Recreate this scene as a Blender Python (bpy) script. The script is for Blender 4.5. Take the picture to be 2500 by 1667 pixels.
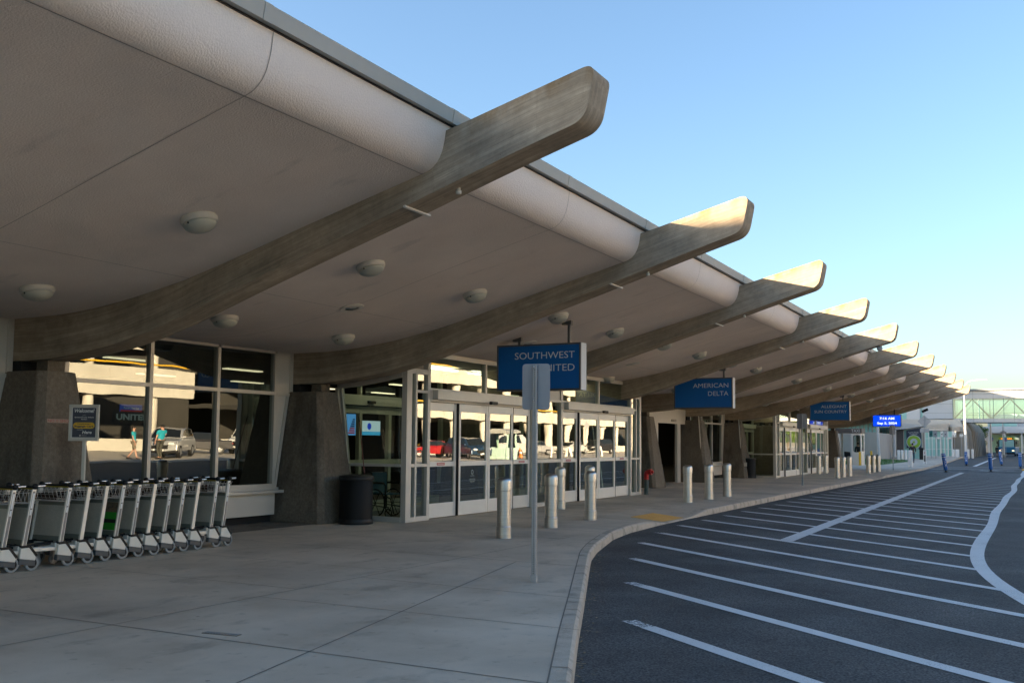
import bpy, bmesh, math, random
from mathutils import Matrix, Vector
random.seed(7)
R = math.radians
sc = bpy.context.scene
COL = sc.collection
for o in list(bpy.data.objects):
    bpy.data.objects.remove(o)

# ------------------------------------------------------------------ camera
CAMH = 1.585
cam_d = bpy.data.cameras.new('camera')
cam = bpy.data.objects.new('camera', cam_d)
COL.objects.link(cam)
cam_d.sensor_width = 36.0
cam_d.lens = 34.79
cam_d.shift_x = 0.0007
cam_d.shift_y = 0.0252
cam_d.clip_start = 0.05
cam_d.clip_end = 6000
def cam_matrix(yaw, pitch, roll):
    cy, sy, cp, sp = math.cos(yaw), math.sin(yaw), math.cos(pitch), math.sin(pitch)
    fw = Vector((-sy*cp, cy*cp, sp)); r = Vector((cy, sy, 0)); u = r.cross(fw)
    c, s = math.cos(roll), math.sin(roll)
    r2 = c*r + s*u; u2 = -s*r + c*u
    return Matrix(((r2.x, u2.x, -fw.x, 0), (r2.y, u2.y, -fw.y, 0), (r2.z, u2.z, -fw.z, CAMH), (0, 0, 0, 1)))
cam.matrix_world = cam_matrix(0.4916, 0.0749, 0.0085)
sc.camera = cam

# ------------------------------------------------------------------ sky, sun, exposure
SUN_DIR = Vector((0.80, 0.60, -0.204)).normalized()       # travel direction of the light
SUN_EL = math.asin(-SUN_DIR.z)
SUN_AZ = math.atan2(-SUN_DIR.x, -SUN_DIR.y)                     # from +Y towards +X
world = bpy.data.worlds.new('World')
sc.world = world
world.use_nodes = True
nt = world.node_tree
bg = nt.nodes['Background']
sky = nt.nodes.new('ShaderNodeTexSky')
sky.sky_type = 'NISHITA'
sky.sun_disc = False
sky.sun_elevation = SUN_EL
sky.sun_rotation = SUN_AZ
sky.altitude = 500
sky.air_density = 1.1
sky.dust_density = 2.6
sky.ozone_density = 2.7
nt.links.new(sky.outputs[0], bg.inputs[0])
bg.inputs[1].default_value = 0.05
sun_d = bpy.data.lights.new('sun', 'SUN')
sun_d.energy = 5.0
sun_d.angle = R(0.5)
sun_d.color = (1.0, 0.75, 0.48)
sun = bpy.data.objects.new('sun', sun_d)
COL.objects.link(sun)
sun.rotation_euler = SUN_DIR.to_track_quat('-Z', 'Y').to_euler()
sun.location = (-40, -40, 60)
sc.view_settings.view_transform = 'Standard'
sc.view_settings.look = 'None'
sc.view_settings.exposure = 3.0
sc.view_settings.gamma = 1.0
sc.cycles.max_bounces = 8
sc.cycles.transparent_max_bounces = 12
sc.cycles.glossy_bounces = 4
sc.cycles.transmission_bounces = 4
sc.cycles.use_denoising = True
sc.cycles.sample_clamp_indirect = 6.0
sc.cycles.caustics_reflective = False
sc.cycles.caustics_refractive = False

# ------------------------------------------------------------------ mesh helper
class MB:
    def __init__(self):
        self.v = []; self.f = []; self.m = []; self.uv = []; self.mi = 0; self.anyuv = False
    def add(self, vs, fs, uvs=None):
        b = len(self.v)
        self.v += [tuple(x) for x in vs]
        for i, f in enumerate(fs):
            self.f.append([b + k for k in f]); self.m.append(self.mi)
            if uvs: self.uv.append(uvs[i]); self.anyuv = True
            else: self.uv.append(None)
        return self
    def box(self, x0, x1, y0, y1, z0, z1, M=None):
        vs = [Vector((x, y, z)) for x in (x0, x1) for y in (y0, y1) for z in (z0, z1)]
        if M is not None: vs = [M @ p for p in vs]
        fs = [(0, 1, 3, 2), (4, 6, 7, 5), (0, 4, 5, 1), (2, 3, 7, 6), (0, 2, 6, 4), (1, 5, 7, 3)]
        return self.add(vs, fs)
    def hexa(self, p):                      # 8 corners: bottom 4 ccw, top 4 ccw
        return self.add(p, [(3, 2, 1, 0), (4, 5, 6, 7), (0, 1, 5, 4), (1, 2, 6, 5), (2, 3, 7, 6), (3, 0, 4, 7)])
    def prism(self, poly, fa, fb):          # poly: list of 2d; fa/fb map 2d->3d
        n = len(poly)
        vs = [fa(*p) for p in poly] + [fb(*p) for p in poly]
        fs = [tuple(range(n))[::-1], tuple(range(n, 2*n))]
        fs += [(i, (i+1) % n, n + (i+1) % n, n + i) for i in range(n)]
        return self.add(vs, fs)
    def prism_x(self, poly, x0, x1): return self.prism(poly, lambda a, b: (x0, a, b), lambda a, b: (x1, a, b))
    def prism_y(self, poly, y0, y1): return self.prism(poly, lambda a, b: (a, y0, b), lambda a, b: (a, y1, b))
    def prism_z(self, poly, z0, z1): return self.prism(poly, lambda a, b: (a, b, z0), lambda a, b: (a, b, z1))
    def quad(self, *p): return self.add(p, [tuple(range(len(p)))])
    def tube(self, pts, r, n=8, caps=True, close=False):
        pts = [Vector(p) for p in pts]
        rs = r if isinstance(r, (list, tuple)) else [r]*len(pts)
        rings = []; up = None
        for i, p in enumerate(pts):
            a = pts[i-1] if i > 0 else (pts[-1] if close else p); b = pts[(i+1) % len(pts)] if (i < len(pts)-1 or close) else p
            d = (b - a).normalized()
            if up is None:
                up = Vector((0, 0, 1)) if abs(d.z) < 0.9 else Vector((1, 0, 0))
            s = d.cross(up).normalized(); up = s.cross(d).normalized()
            rings.append([p + rs[i]*(math.cos(2*math.pi*k/n)*s + math.sin(2*math.pi*k/n)*up) for k in range(n)])
        vs = [q for g in rings for q in g]; fs = []
        m = len(rings)
        for i in range(m if close else m-1):
            for k in range(n):
                j = (i+1) % m
                fs.append((i*n+k, i*n+(k+1) % n, j*n+(k+1) % n, j*n+k))
        if caps and not close:
            fs.append(tuple(range(n))[::-1]); fs.append(tuple((m-1)*n+k for k in range(n)))
        return self.add(vs, fs)
    def lathe(self, prof, c=(0, 0, 0), n=24, M=None, cap=True):
        vs = []; fs = []
        for r, z in prof:
            for k in range(n):
                a = 2*math.pi*k/n
                p = Vector((r*math.cos(a), r*math.sin(a), z))
                if M is not None: p = M @ p
                vs.append(p + Vector(c))
        m = len(prof)
        for i in range(m-1):
            for k in range(n):
                fs.append((i*n+k, i*n+(k+1) % n, (i+1)*n+(k+1) % n, (i+1)*n+k))
        if cap:
            fs.append(tuple(range(n))[::-1]); fs.append(tuple((m-1)*n+k for k in range(n)))
        return self.add(vs, fs)
    def sphere(self, c, r, n=12, sc_=(1, 1, 1)):
        prof = [(max(1e-4, r*math.sin(math.pi*i/(n//2+2))), -r*math.cos(math.pi*i/(n//2+2))) for i in range(n//2+3)]
        M = Matrix.Diagonal((sc_[0], sc_[1], sc_[2])).to_3x3()
        return self.lathe(prof, c, n, M)
    def grid(self, fn, nu, nv, uvf=None):
        vs = [fn(i/nu, j/nv) for i in range(nu+1) for j in range(nv+1)]
        fs = [(i*(nv+1)+j, (i+1)*(nv+1)+j, (i+1)*(nv+1)+j+1, i*(nv+1)+j+1) for i in range(nu) for j in range(nv)]
        return self.add(vs, fs)
    def mesh(self, name, mats, smooth=False, off=None):
        me = bpy.data.meshes.new(name)
        vs = self.v if off is None else [(a-off[0], b-off[1], c-off[2]) for a, b, c in self.v]
        me.from_pydata(vs, [], self.f)
        for mt in mats: me.materials.append(mt)
        for p, i in zip(me.polygons, self.m):
            p.material_index = i
            p.use_smooth = smooth
        if self.anyuv:
            ul = me.uv_layers.new(name='UVMap')
            for p, u in zip(me.polygons, self.uv):
                if u:
                    for li, t in zip(p.loop_indices, u): ul.data[li].uv = t
        return me
    def build(self, name, mat, parent=None, smooth=False, bevel=0, world=False, auto=None, fix=True):
        mats = mat if isinstance(mat, (list, tuple)) else [mat]
        off = parent.matrix_world.translation if (world and parent is not None) else None
        if off is not None and parent.parent is not None:
            off = parent['w0']
        elif off is not None:
            off = parent.location
        me = self.mesh(name, mats, smooth, off)
        if smooth and not fix:
            bm = bmesh.new(); bm.from_mesh(me); bmesh.ops.remove_doubles(bm, verts=bm.verts, dist=1e-4); bm.to_mesh(me); bm.free()
        if fix:
            bm = bmesh.new(); bm.from_mesh(me)
            bmesh.ops.recalc_face_normals(bm, faces=bm.faces)
            bm.to_mesh(me); bm.free()
        if auto: 
            for p in me.polygons: p.use_smooth = True
            me.set_sharp_from_angle(angle=R(auto))
        o = bpy.data.objects.new(name, me)
        COL.objects.link(o)
        if parent is not None:
            o.parent = parent
            if off is not None: o['w0'] = tuple(off)
        if bevel:
            b = o.modifiers.new('bevel', 'BEVEL'); b.width = bevel; b.segments = 2; b.limit_method = 'ANGLE'; b.angle_limit = R(40)
            b.harden_normals = False
        return o

def tag(o, label=None, cat=None, group=None, kind=None):
    if label: o['label'] = label
    if cat: o['category'] = cat
    if group: o['group'] = group
    if kind: o['kind'] = kind
    return o
def thing(name, label, cat, loc=(0, 0, 0), rz=0, group=None):
    o = bpy.data.objects.new(name, None)
    o.empty_display_size = 0.2
    COL.objects.link(o); o.location = loc; o.rotation_euler = (0, 0, rz)
    return tag(o, label, cat, group)
def copy_tree(o, parent=None):
    c = o.copy(); COL.objects.link(c); c.parent = parent
    for ch in list(o.children): copy_tree(ch, c)
    return c
def dup(o, label, loc, rz=None, group=None):
    c = copy_tree(o); c.location = loc
    if rz is not None: c.rotation_euler = (0, 0, rz)
    c['label'] = label
    if group: c['group'] = group
    return c
def T(x, y, z): return Matrix.Translation((x, y, z))
def RX(a): return Matrix.Rotation(R(a), 4, 'X')
def RY(a): return Matrix.Rotation(R(a), 4, 'Y')
def RZ(a): return Matrix.Rotation(R(a), 4, 'Z')

_dg = None
def text_geo(s, size, align='LEFT', offset=0.0, shear=0.0, extrude=0.0015, space=1.0, res=3):
    cu = bpy.data.curves.new('lettering', 'FONT')
    cu.body = s; cu.size = size; cu.align_x = align; cu.align_y = 'BOTTOM_BASELINE' if False else 'BOTTOM'
    cu.offset = offset; cu.shear = shear; cu.extrude = extrude; cu.space_character = space; cu.resolution_u = res
    o = bpy.data.objects.new('lettering', cu); COL.objects.link(o)
    dg = bpy.context.evaluated_depsgraph_get()
    me = bpy.data.meshes.new_from_object(o.evaluated_get(dg))
    vs = [v.co.copy() for v in me.vertices]; fs = [tuple(p.vertices) for p in me.polygons]
    bpy.data.objects.remove(o); bpy.data.curves.remove(cu); bpy.data.meshes.remove(me)
    return vs, fs
def add_text(mb, s, size, M, fit=None, hfit=None, **k):
    vs, fs = text_geo(s, size, **k)
    if not vs: return mb
    if fit or hfit:
        x0 = min(v.x for v in vs); x1 = max(v.x for v in vs); y0 = min(v.y for v in vs); y1 = max(v.y for v in vs)
        fx = fit/(x1-x0) if fit else 1; fy = hfit/(y1-y0) if hfit else 1
        al = k.get('align', 'LEFT')
        ax = {'LEFT': x0, 'RIGHT': x1, 'CENTER': (x0+x1)/2}[al]
        for v in vs:
            v.x = (v.x-ax)*fx; v.y = (v.y-y0)*fy
    return mb.add([M @ v for v in vs], fs)
FACE = RX(90)                 # text plane XY -> XZ, facing -Y

# ------------------------------------------------------------------ materials
def new_mat(name):
    m = bpy.data.materials.new(name); m.use_nodes = True
    return m, m.node_tree, m.node_tree.nodes['Principled BSDF']
def plain(name, c, rough=0.5, metal=0.0, emit=None, es=1.0, spec=None, coat=0):
    m, t, b = new_mat(name)
    b.inputs['Base Color'].default_value = (*c, 1); b.inputs['Roughness'].default_value = rough; b.inputs['Metallic'].default_value = metal
    if emit: b.inputs['Emission Color'].default_value = (*emit, 1); b.inputs['Emission Strength'].default_value = es
    if spec is not None: b.inputs['Specular IOR Level'].default_value = spec
    if coat: b.inputs['Coat Weight'].default_value = coat
    return m
def noisy(name, cols, scale=4, detail=8, rough=0.8, metal=0.0, bump=0.0, bscale=60, coord='Object', stretch=(1, 1, 1), rr=0.1, fine=0.0, fscale=120, spec=None, rand=False, big=0.0, bigscale=0.35, dist=0.02):
    m, t, b = new_mat(name); N = t.nodes; L = t.links
    tc = N.new('ShaderNodeTexCoord'); mp = N.new('ShaderNodeMapping'); mp.inputs['Scale'].default_value = stretch
    L.new(tc.outputs[coord], mp.inputs[0]); vec = mp.outputs[0]
    if rand:
        oi = N.new('ShaderNodeObjectInfo'); ad = N.new('ShaderNodeVectorMath'); ad.operation = 'ADD'
        mu = N.new('ShaderNodeMath'); mu.operation = 'MULTIPLY'; mu.inputs[1].default_value = 37.0
        L.new(oi.outputs['Random'], mu.inputs[0]); L.new(vec, ad.inputs[0]); L.new(mu.outputs[0], ad.inputs[1]); vec = ad.outputs[0]
    nz = N.new('ShaderNodeTexNoise'); nz.inputs['Scale'].default_value = scale; nz.inputs['Detail'].default_value = detail; nz.inputs['Roughness'].default_value = 0.62
    L.new(vec, nz.inputs['Vector'])
    cr = N.new('ShaderNodeValToRGB'); el = cr.color_ramp.elements
    el[0].position = 0.3; el[1].position = 0.72
    el[0].color = (*cols[0], 1); el[1].color = (*cols[-1], 1)
    if len(cols) == 3: e = el.new(0.5); e.color = (*cols[1], 1)
    L.new(nz.outputs['Fac'], cr.inputs[0]); out = cr.outputs[0]
    if big:
        n3 = N.new('ShaderNodeTexNoise'); n3.inputs['Scale'].default_value = bigscale; n3.inputs['Detail'].default_value = 3
        L.new(vec, n3.inputs['Vector'])
        c3 = N.new('ShaderNodeMapRange'); c3.inputs[1].default_value = 0.3; c3.inputs[2].default_value = 0.7; c3.inputs[3].default_value = 1-big; c3.inputs[4].default_value = 1+big*0.6
        L.new(n3.outputs['Fac'], c3.inputs[0])
        mx3 = N.new('ShaderNodeVectorMath'); mx3.operation = 'SCALE'; L.new(out, mx3.inputs[0]); L.new(c3.outputs[0], mx3.inputs['Scale']); out = mx3.outputs[0]
    if fine:
        n2 = N.new('ShaderNodeTexNoise'); n2.inputs['Scale'].default_value = fscale; n2.inputs['Detail'].default_value = 2
        L.new(vec, n2.inputs['Vector'])
        mr = N.new('ShaderNodeMapRange'); mr.inputs[1].default_value = 0.3; mr.inputs[2].default_value = 0.7; mr.inputs[3].default_value = 1-fine; mr.inputs[4].default_value = 1+fine
        L.new(n2.outputs['Fac'], mr.inputs[0])
        mx = N.new('ShaderNodeVectorMath'); mx.operation = 'SCALE'; L.new(out, mx.inputs[0]); L.new(mr.outputs[0], mx.inputs['Scale']); out = mx.outputs[0]
    L.new(out, b.inputs['Base Color'])
    b.inputs['Metallic'].default_value = metal
    rg = N.new('ShaderNodeMapRange'); rg.inputs[3].default_value = max(0.02, rough-rr); rg.inputs[4].default_value = min(1, rough+rr)
    L.new(nz.outputs['Fac'], rg.inputs[0]); L.new(rg.outputs[0], b.inputs['Roughness'])
    if spec is not None: b.inputs['Specular IOR Level'].default_value = spec
    if bump:
        nb = N.new('ShaderNodeTexNoise'); nb.inputs['Scale'].default_value = bscale; nb.inputs['Detail'].default_value = 3
        L.new(vec, nb.inputs['Vector'])
        bp = N.new('ShaderNodeBump'); bp.inputs['Strength'].default_value = bump; bp.inputs['Distance'].default_value = dist
        L.new(nb.outputs['Fac'], bp.inputs['Height']); L.new(bp.outputs[0], b.inputs['Normal'])
    return m
def glass_mat(name, tint, refl, rough=0.0, gl=(0.9, 0.95, 0.92), wav=0.0):
    m = bpy.data.materials.new(name); m.use_nodes = True; t = m.node_tree; N = t.nodes; L = t.links
    for n in list(N): N.remove(n)
    out = N.new('ShaderNodeOutputMaterial'); mix = N.new('ShaderNodeMixShader')
    tr = N.new('ShaderNodeBsdfTransparent'); tr.inputs[0].default_value = (*tint, 1)
    g = N.new('ShaderNodeBsdfGlossy'); g.inputs['Color'].default_value = (*gl, 1); g.inputs['Roughness'].default_value = rough
    fr = N.new('ShaderNodeFresnel'); fr.inputs['IOR'].default_value = 1.5
    mr = N.new('ShaderNodeMapRange'); mr.inputs[1].default_value = 0.04; mr.inputs[2].default_value = 1.0; mr.inputs[3].default_value = refl; mr.inputs[4].default_value = 1.0
    L.new(fr.outputs[0], mr.inputs[0]); L.new(mr.outputs[0], mix.inputs[0]); L.new(tr.outputs[0], mix.inputs[1]); L.new(g.outputs[0], mix.inputs[2]); L.new(mix.outputs[0], out.inputs[0])
    if wav:
        tc = N.new('ShaderNodeTexCoord'); nz = N.new('ShaderNodeTexNoise'); nz.inputs['Scale'].default_value = 1.3; nz.inputs['Detail'].default_value = 1
        bp = N.new('ShaderNodeBump'); bp.inputs['Strength'].default_value = wav; bp.inputs['Distance'].default_value = 0.01
        L.new(tc.outputs['Object'], nz.inputs['Vector']); L.new(nz.outputs['Fac'], bp.inputs['Height']); L.new(bp.outputs[0], g.inputs['Normal'])
    return m
def board_concrete(name):
    m, t, b = new_mat(name); N = t.nodes; L = t.links
    def scale(vec, fac):
        q = N.new('ShaderNodeVectorMath'); q.operation = 'SCALE'; L.new(vec, q.inputs[0]); L.new(fac, q.inputs['Scale']); return q.outputs[0]
    def mrange(v, a, b_, c, d):
        q = N.new('ShaderNodeMapRange'); q.inputs[1].default_value = a; q.inputs[2].default_value = b_; q.inputs[3].default_value = c; q.inputs[4].default_value = d; L.new(v, q.inputs[0]); return q.outputs[0]
    def noise(vec, sc_, det, rough=.6):
        q = N.new('ShaderNodeTexNoise'); q.inputs['Scale'].default_value = sc_; q.inputs['Detail'].default_value = det; q.inputs['Roughness'].default_value = rough; L.new(vec, q.inputs['Vector']); return q.outputs['Fac']
    def mapped(vec, sx, sy):
        q = N.new('ShaderNodeMapping'); q.inputs['Scale'].default_value = (sx, sy, 1); L.new(vec, q.inputs[0]); return q.outputs[0]
    uv = N.new('ShaderNodeUVMap'); uv.uv_map = 'UVMap'
    oi = N.new('ShaderNodeObjectInfo'); mu = N.new('ShaderNodeMath'); mu.operation = 'MULTIPLY'; mu.inputs[1].default_value = 23.0
    ad = N.new('ShaderNodeVectorMath'); ad.operation = 'ADD'
    L.new(oi.outputs['Random'], mu.inputs[0]); L.new(uv.outputs[0], ad.inputs[0]); L.new(mu.outputs[0], ad.inputs[1]); P = ad.outputs[0]
    br = N.new('ShaderNodeTexBrick'); br.offset = 0.37
    br.inputs['Color1'].default_value = (0.45, 0.365, 0.265, 1); br.inputs['Color2'].default_value = (0.35, 0.28, 0.20, 1); br.inputs['Mortar'].default_value = (0.15, 0.12, 0.09, 1)
    br.inputs['Scale'].default_value = 1.0; br.inputs['Mortar Size'].default_value = 0.0013; br.inputs['Mortar Smooth'].default_value = 0.8; br.inputs['Brick Width'].default_value = 1.35; br.inputs['Row Height'].default_value = 0.062
    L.new(uv.outputs[0], br.inputs['Vector'])
    # boards are only seen here and there: fade the pattern with a patchy mask
    fl_ = N.new('ShaderNodeMix'); fl_.data_type = 'RGBA'; fl_.inputs['B'].default_value = (0.39, 0.315, 0.232, 1)
    L.new(br.outputs[0], fl_.inputs['A']); L.new(mrange(noise(mapped(P, .8, 7), 1.0, 4), .40, .66, .55, .0), fl_.inputs['Factor'])
    c = scale(fl_.outputs['Result'], mrange(noise(mapped(P, 1.6, 80), 1.0, 6, .7), .28, .72, .76, 1.16))
    c = scale(c, mrange(noise(mapped(P, .6, 20), 1.0, 5, .65), .3, .7, .80, 1.14))
    c = scale(c, mrange(noise(P, 1.1, 8, .68), .28, .72, .66, 1.22))
    c = scale(c, mrange(noise(P, 9, 6, .7), .3, .7, .86, 1.10))
    vo = N.new('ShaderNodeTexVoronoi'); vo.inputs['Scale'].default_value = 11; L.new(P, vo.inputs['Vector'])
    c = scale(c, mrange(vo.outputs['Distance'], .03, .065, .35, 1.0))
    sp = N.new('ShaderNodeSeparateXYZ'); L.new(uv.outputs[0], sp.inputs[0])
    a1 = mrange(sp.outputs[1], .36, .60, 0, 1); a2 = mrange(sp.outputs[0], 7.6, 8.6, 0, 1); a4 = mrange(sp.outputs[1], .62, .66, 1, 0); a3 = mrange(noise(mapped(P, 5, 2), 1.0, 5), .38, .66, 0, 1)
    def mul(x, y):
        q = N.new('ShaderNodeMath'); q.operation = 'MULTIPLY'; L.new(x, q.inputs[0]); L.new(y, q.inputs[1]); return q.outputs[0]
    st = N.new('ShaderNodeMix'); st.data_type = 'RGBA'; st.inputs['B'].default_value = (0.20, 0.125, 0.055, 1); L.new(c, st.inputs['A']); L.new(mul(mul(a1, a2), mul(a3, a4)), st.inputs['Factor'])
    L.new(st.outputs['Result'], b.inputs['Base Color'])
    b.inputs['Roughness'].default_value = 0.88; b.inputs['Specular IOR Level'].default_value = 0.3
    bp = N.new('ShaderNodeBump'); bp.inputs['Strength'].default_value = 0.35; bp.inputs['Distance'].default_value = 0.008
    L.new(st.outputs['Result'], bp.inputs['Height']); L.new(bp.outputs[0], b.inputs['Normal'])
    return m

M = {}
M['pave'] = noisy('concrete_pavement', [(0.50, 0.395, 0.288), (0.60, 0.485, 0.365), (0.67, 0.555, 0.43)], scale=1.1, detail=11, rough=0.75, bump=0.12, bscale=140, fine=0.10, fscale=160, big=0.22, bigscale=0.45, dist=0.004)
def add_spots(m, sc_, lo, hi, dark, chance=.5):
    t = m.node_tree; N = t.nodes; L = t.links; b = N['Principled BSDF']; src = b.inputs['Base Color'].links[0].from_socket
    tc = N.new('ShaderNodeTexCoord'); vo = N.new('ShaderNodeTexVoronoi'); vo.inputs['Scale'].default_value = sc_; L.new(tc.outputs['Object'], vo.inputs['Vector'])
    mr = N.new('ShaderNodeMapRange'); mr.inputs[1].default_value = lo; mr.inputs[2].default_value = hi; mr.inputs[3].default_value = dark; mr.inputs[4].default_value = 1; L.new(vo.outputs['Distance'], mr.inputs[0])
    sp = N.new('ShaderNodeSeparateColor'); L.new(vo.outputs['Color'], sp.inputs[0]); th = N.new('ShaderNodeMath'); th.operation = 'GREATER_THAN'; th.inputs[1].default_value = chance; L.new(sp.outputs[0], th.inputs[0])
    mx = N.new('ShaderNodeMath'); mx.operation = 'MAXIMUM'; L.new(th.outputs[0], mx.inputs[0]); L.new(mr.outputs[0], mx.inputs[1])
    q = N.new('ShaderNodeVectorMath'); q.operation = 'SCALE'; L.new(src, q.inputs[0]); L.new(mx.outputs[0], q.inputs['Scale']); L.new(q.outputs[0], b.inputs['Base Color'])
def add_stain(m, sc_, lo, hi, dark, stretch=(1, 1, 1)):
    t = m.node_tree; N = t.nodes; L = t.links; b = N['Principled BSDF']; src = b.inputs['Base Color'].links[0].from_socket
    tc = N.new('ShaderNodeTexCoord'); mp = N.new('ShaderNodeMapping'); mp.inputs['Scale'].default_value = stretch; L.new(tc.outputs['Object'], mp.inputs[0])
    nz = N.new('ShaderNodeTexNoise'); nz.inputs['Scale'].default_value = sc_; nz.inputs['Detail'].default_value = 7; nz.inputs['Roughness'].default_value = .6; L.new(mp.outputs[0], nz.inputs['Vector'])
    mr = N.new('ShaderNodeMapRange'); mr.inputs[1].default_value = lo; mr.inputs[2].default_value = hi; mr.inputs[3].default_value = 1; mr.inputs[4].default_value = dark; L.new(nz.outputs['Fac'], mr.inputs[0])
    q = N.new('ShaderNodeVectorMath'); q.operation = 'SCALE'; L.new(src, q.inputs[0]); L.new(mr.outputs[0], q.inputs['Scale']); L.new(q.outputs[0], b.inputs['Base Color'])
add_spots(M['pave'], 2.2, .03, .045, .55, .35); add_spots(M['pave'], 6.0, .02, .05, .6, .22); add_stain(M['pave'], .55, .53, .66, .72); add_stain(M['pave'], 2.3, .57, .67, .78, (1, .5, 1)); add_stain(M['pave'], 7, .60, .68, .80)
M['kerb'] = noisy('kerb_concrete', [(0.46, 0.37, 0.28), (0.60, 0.49, 0.375)], scale=5, rough=0.85, bump=0.4, bscale=40, fine=0.15, dist=0.01)
M['joint'] = plain('joint_filler', (0.20, 0.165, 0.13), 0.9)
M['asphalt'] = noisy('asphalt', [(0.062, 0.059, 0.056), (0.087, 0.083, 0.079), (0.118, 0.113, 0.108)], scale=0.8, detail=10, rough=0.8, bump=0.55, bscale=95, fine=0.75, fscale=55, big=0.28, bigscale=0.6, dist=0.012, spec=0.3)
add_stain(M['asphalt'], .9, .58, .68, .70, (1, .6, 1)); add_stain(M['asphalt'], 2.0, .62, .70, .72); add_spots(M['asphalt'], 9, .02, .06, 1.9, .10); add_stain(M['kerb'], 3, .52, .66, .62)
M['ground'] = noisy('ground_earth', [(0.30, 0.265, 0.19), (0.40, 0.355, 0.26)], scale=0.05, rough=0.95)
M['soffit'] = noisy('stucco_soffit', [(0.78, 0.655, 0.565), (0.84, 0.725, 0.635)], scale=0.9, detail=8, rough=0.9, bump=0.55, bscale=55, fine=0.06, fscale=90, big=0.10, bigscale=0.6, dist=0.012)
add_stain(M['soffit'], .45, .54, .66, .88); add_stain(M['soffit'], 1.6, .62, .70, .86, (.5, 1.5, 1))
M['roll'] = noisy('stucco_edge', [(0.80, 0.68, 0.595), (0.85, 0.74, 0.655)], scale=0.9, detail=8, rough=0.9, bump=0.5, bscale=55, fine=0.05, fscale=90, dist=0.012)
M['flash'] = noisy('roof_flashing_metal', [(0.36, 0.34, 0.30), (0.43, 0.41, 0.365)], scale=1.5, rough=0.55, metal=0.0)
M['beam'] = board_concrete('board_formed_concrete')
M['pier'] = noisy('exposed_aggregate', [(0.135, 0.109, 0.08), (0.175, 0.145, 0.11), (0.225, 0.19, 0.148)], scale=20, detail=6, rough=0.9, bump=0.5, bscale=80, fine=0.16, fscale=70, big=0.2, bigscale=1.2, dist=0.012, rand=True)
add_stain(M['pier'], 1.4, .52, .64, .62, (1.5, 1.5, .5))
M['alu'] = noisy('anodised_frame', [(0.56, 0.53, 0.475), (0.63, 0.60, 0.54)], scale=2, rough=0.42, metal=0.25, rr=0.08)
M['alu_white'] = noisy('white_door_frame', [(0.74, 0.71, 0.65), (0.80, 0.77, 0.71)], scale=2, rough=0.4, metal=0.1, rr=0.08)
M['panel'] = noisy('metal_panel', [(0.56, 0.525, 0.465), (0.62, 0.585, 0.525)], scale=1.2, rough=0.5, rr=0.05)
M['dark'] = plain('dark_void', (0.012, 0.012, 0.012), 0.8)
M['black'] = plain('black_plastic', (0.012, 0.012, 0.0125), 0.45, spec=.3)
M['rubber'] = plain('grey_rubber', (0.30, 0.30, 0.29), 0.7)
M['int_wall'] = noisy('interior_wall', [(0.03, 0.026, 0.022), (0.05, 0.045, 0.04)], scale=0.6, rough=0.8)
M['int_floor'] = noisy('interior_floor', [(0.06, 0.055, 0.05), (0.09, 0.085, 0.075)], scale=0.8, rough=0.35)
M['glass'] = glass_mat('coated_glass', (0.42, 0.47, 0.43), 0.165, gl=(0.93, 0.98, 0.94), wav=0.10)
M['glass_v'] = glass_mat('door_glass', (0.48, 0.60, 0.53), 0.205, gl=(0.95, 0.98, 0.95), wav=0.12)
M['glass_side'] = glass_mat('side_glass', (0.72, 0.82, 0.72), 0.10, gl=(0.9, 0.95, 0.9))
M['glass_far'] = plain('teal_glass', (0.36, 0.62, 0.56), 0.12)
M['steel'] = noisy('brushed_steel', [(0.50, 0.49, 0.47), (0.62, 0.61, 0.59)], scale=3, rough=0.37, metal=1.0, rr=0.07, stretch=(1, 1, 14), rand=True)
M['galv'] = noisy('galvanised_steel', [(0.33, 0.34, 0.35), (0.42, 0.43, 0.44)], scale=14, rough=0.5, metal=0.7, rand=True)
M['galv_plate'] = noisy('sign_back_aluminium', [(0.34, 0.345, 0.36), (0.41, 0.415, 0.43)], scale=2.2, rough=0.6, metal=0.15, rr=0.05, rand=True)
M['lamp_ring'] = plain('lamp_ring', (0.55, 0.51, 0.44), 0.5)
M['lamp_dome'] = plain('lamp_dome', (0.43, 0.42, 0.35), 0.3, coat=0.2)
M['sign_blue'] = noisy('sign_blue', [(0.001, 0.125, 0.43), (0.0015, 0.14, 0.46)], scale=1, rough=0.35, rr=0.03)
M['sign_frame'] = plain('sign_frame_grey', (0.12, 0.12, 0.12), 0.5, 0.3)
M['sign_side'] = plain('sign_side_white', (0.62, 0.61, 0.59), 0.5)
M['letter'] = plain('white_letter', (0.80, 0.82, 0.82), 0.5)
M['white'] = plain('white_paint', (0.75, 0.74, 0.71), 0.5)
M['offwhite'] = plain('offwhite_metal', (0.68, 0.62, 0.53), 0.45)
M['led_blue'] = plain('led_blue', (0.0, 0.02, 0.1), 0.5, emit=(0.0, 0.06, 0.85), es=0.16)
M['led_white'] = plain('led_white', (0.5, 0.5, 0.5), 0.5, emit=(0.9, 0.95, 1.0), es=0.14)
M['red'] = noisy('red_paint', [(0.42, 0.012, 0.012), (0.55, 0.02, 0.018)], scale=10, rough=0.4)
M['green_dark'] = noisy('green_worn_paint', [(0.05, 0.09, 0.075), (0.12, 0.13, 0.12)], scale=9, rough=0.7)
M['yellow'] = plain('yellow_paint', (0.72, 0.42, 0.02), 0.5)
M['tactile'] = noisy('tactile_yellow', [(0.70, 0.36, 0.09), (0.80, 0.46, 0.14)], scale=6, rough=0.8)
M['navy'] = plain('navy_panel', (0.04, 0.05, 0.08), 0.4)
M['gold'] = plain('gold_pill', (0.75, 0.45, 0.03), 0.5)
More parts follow.
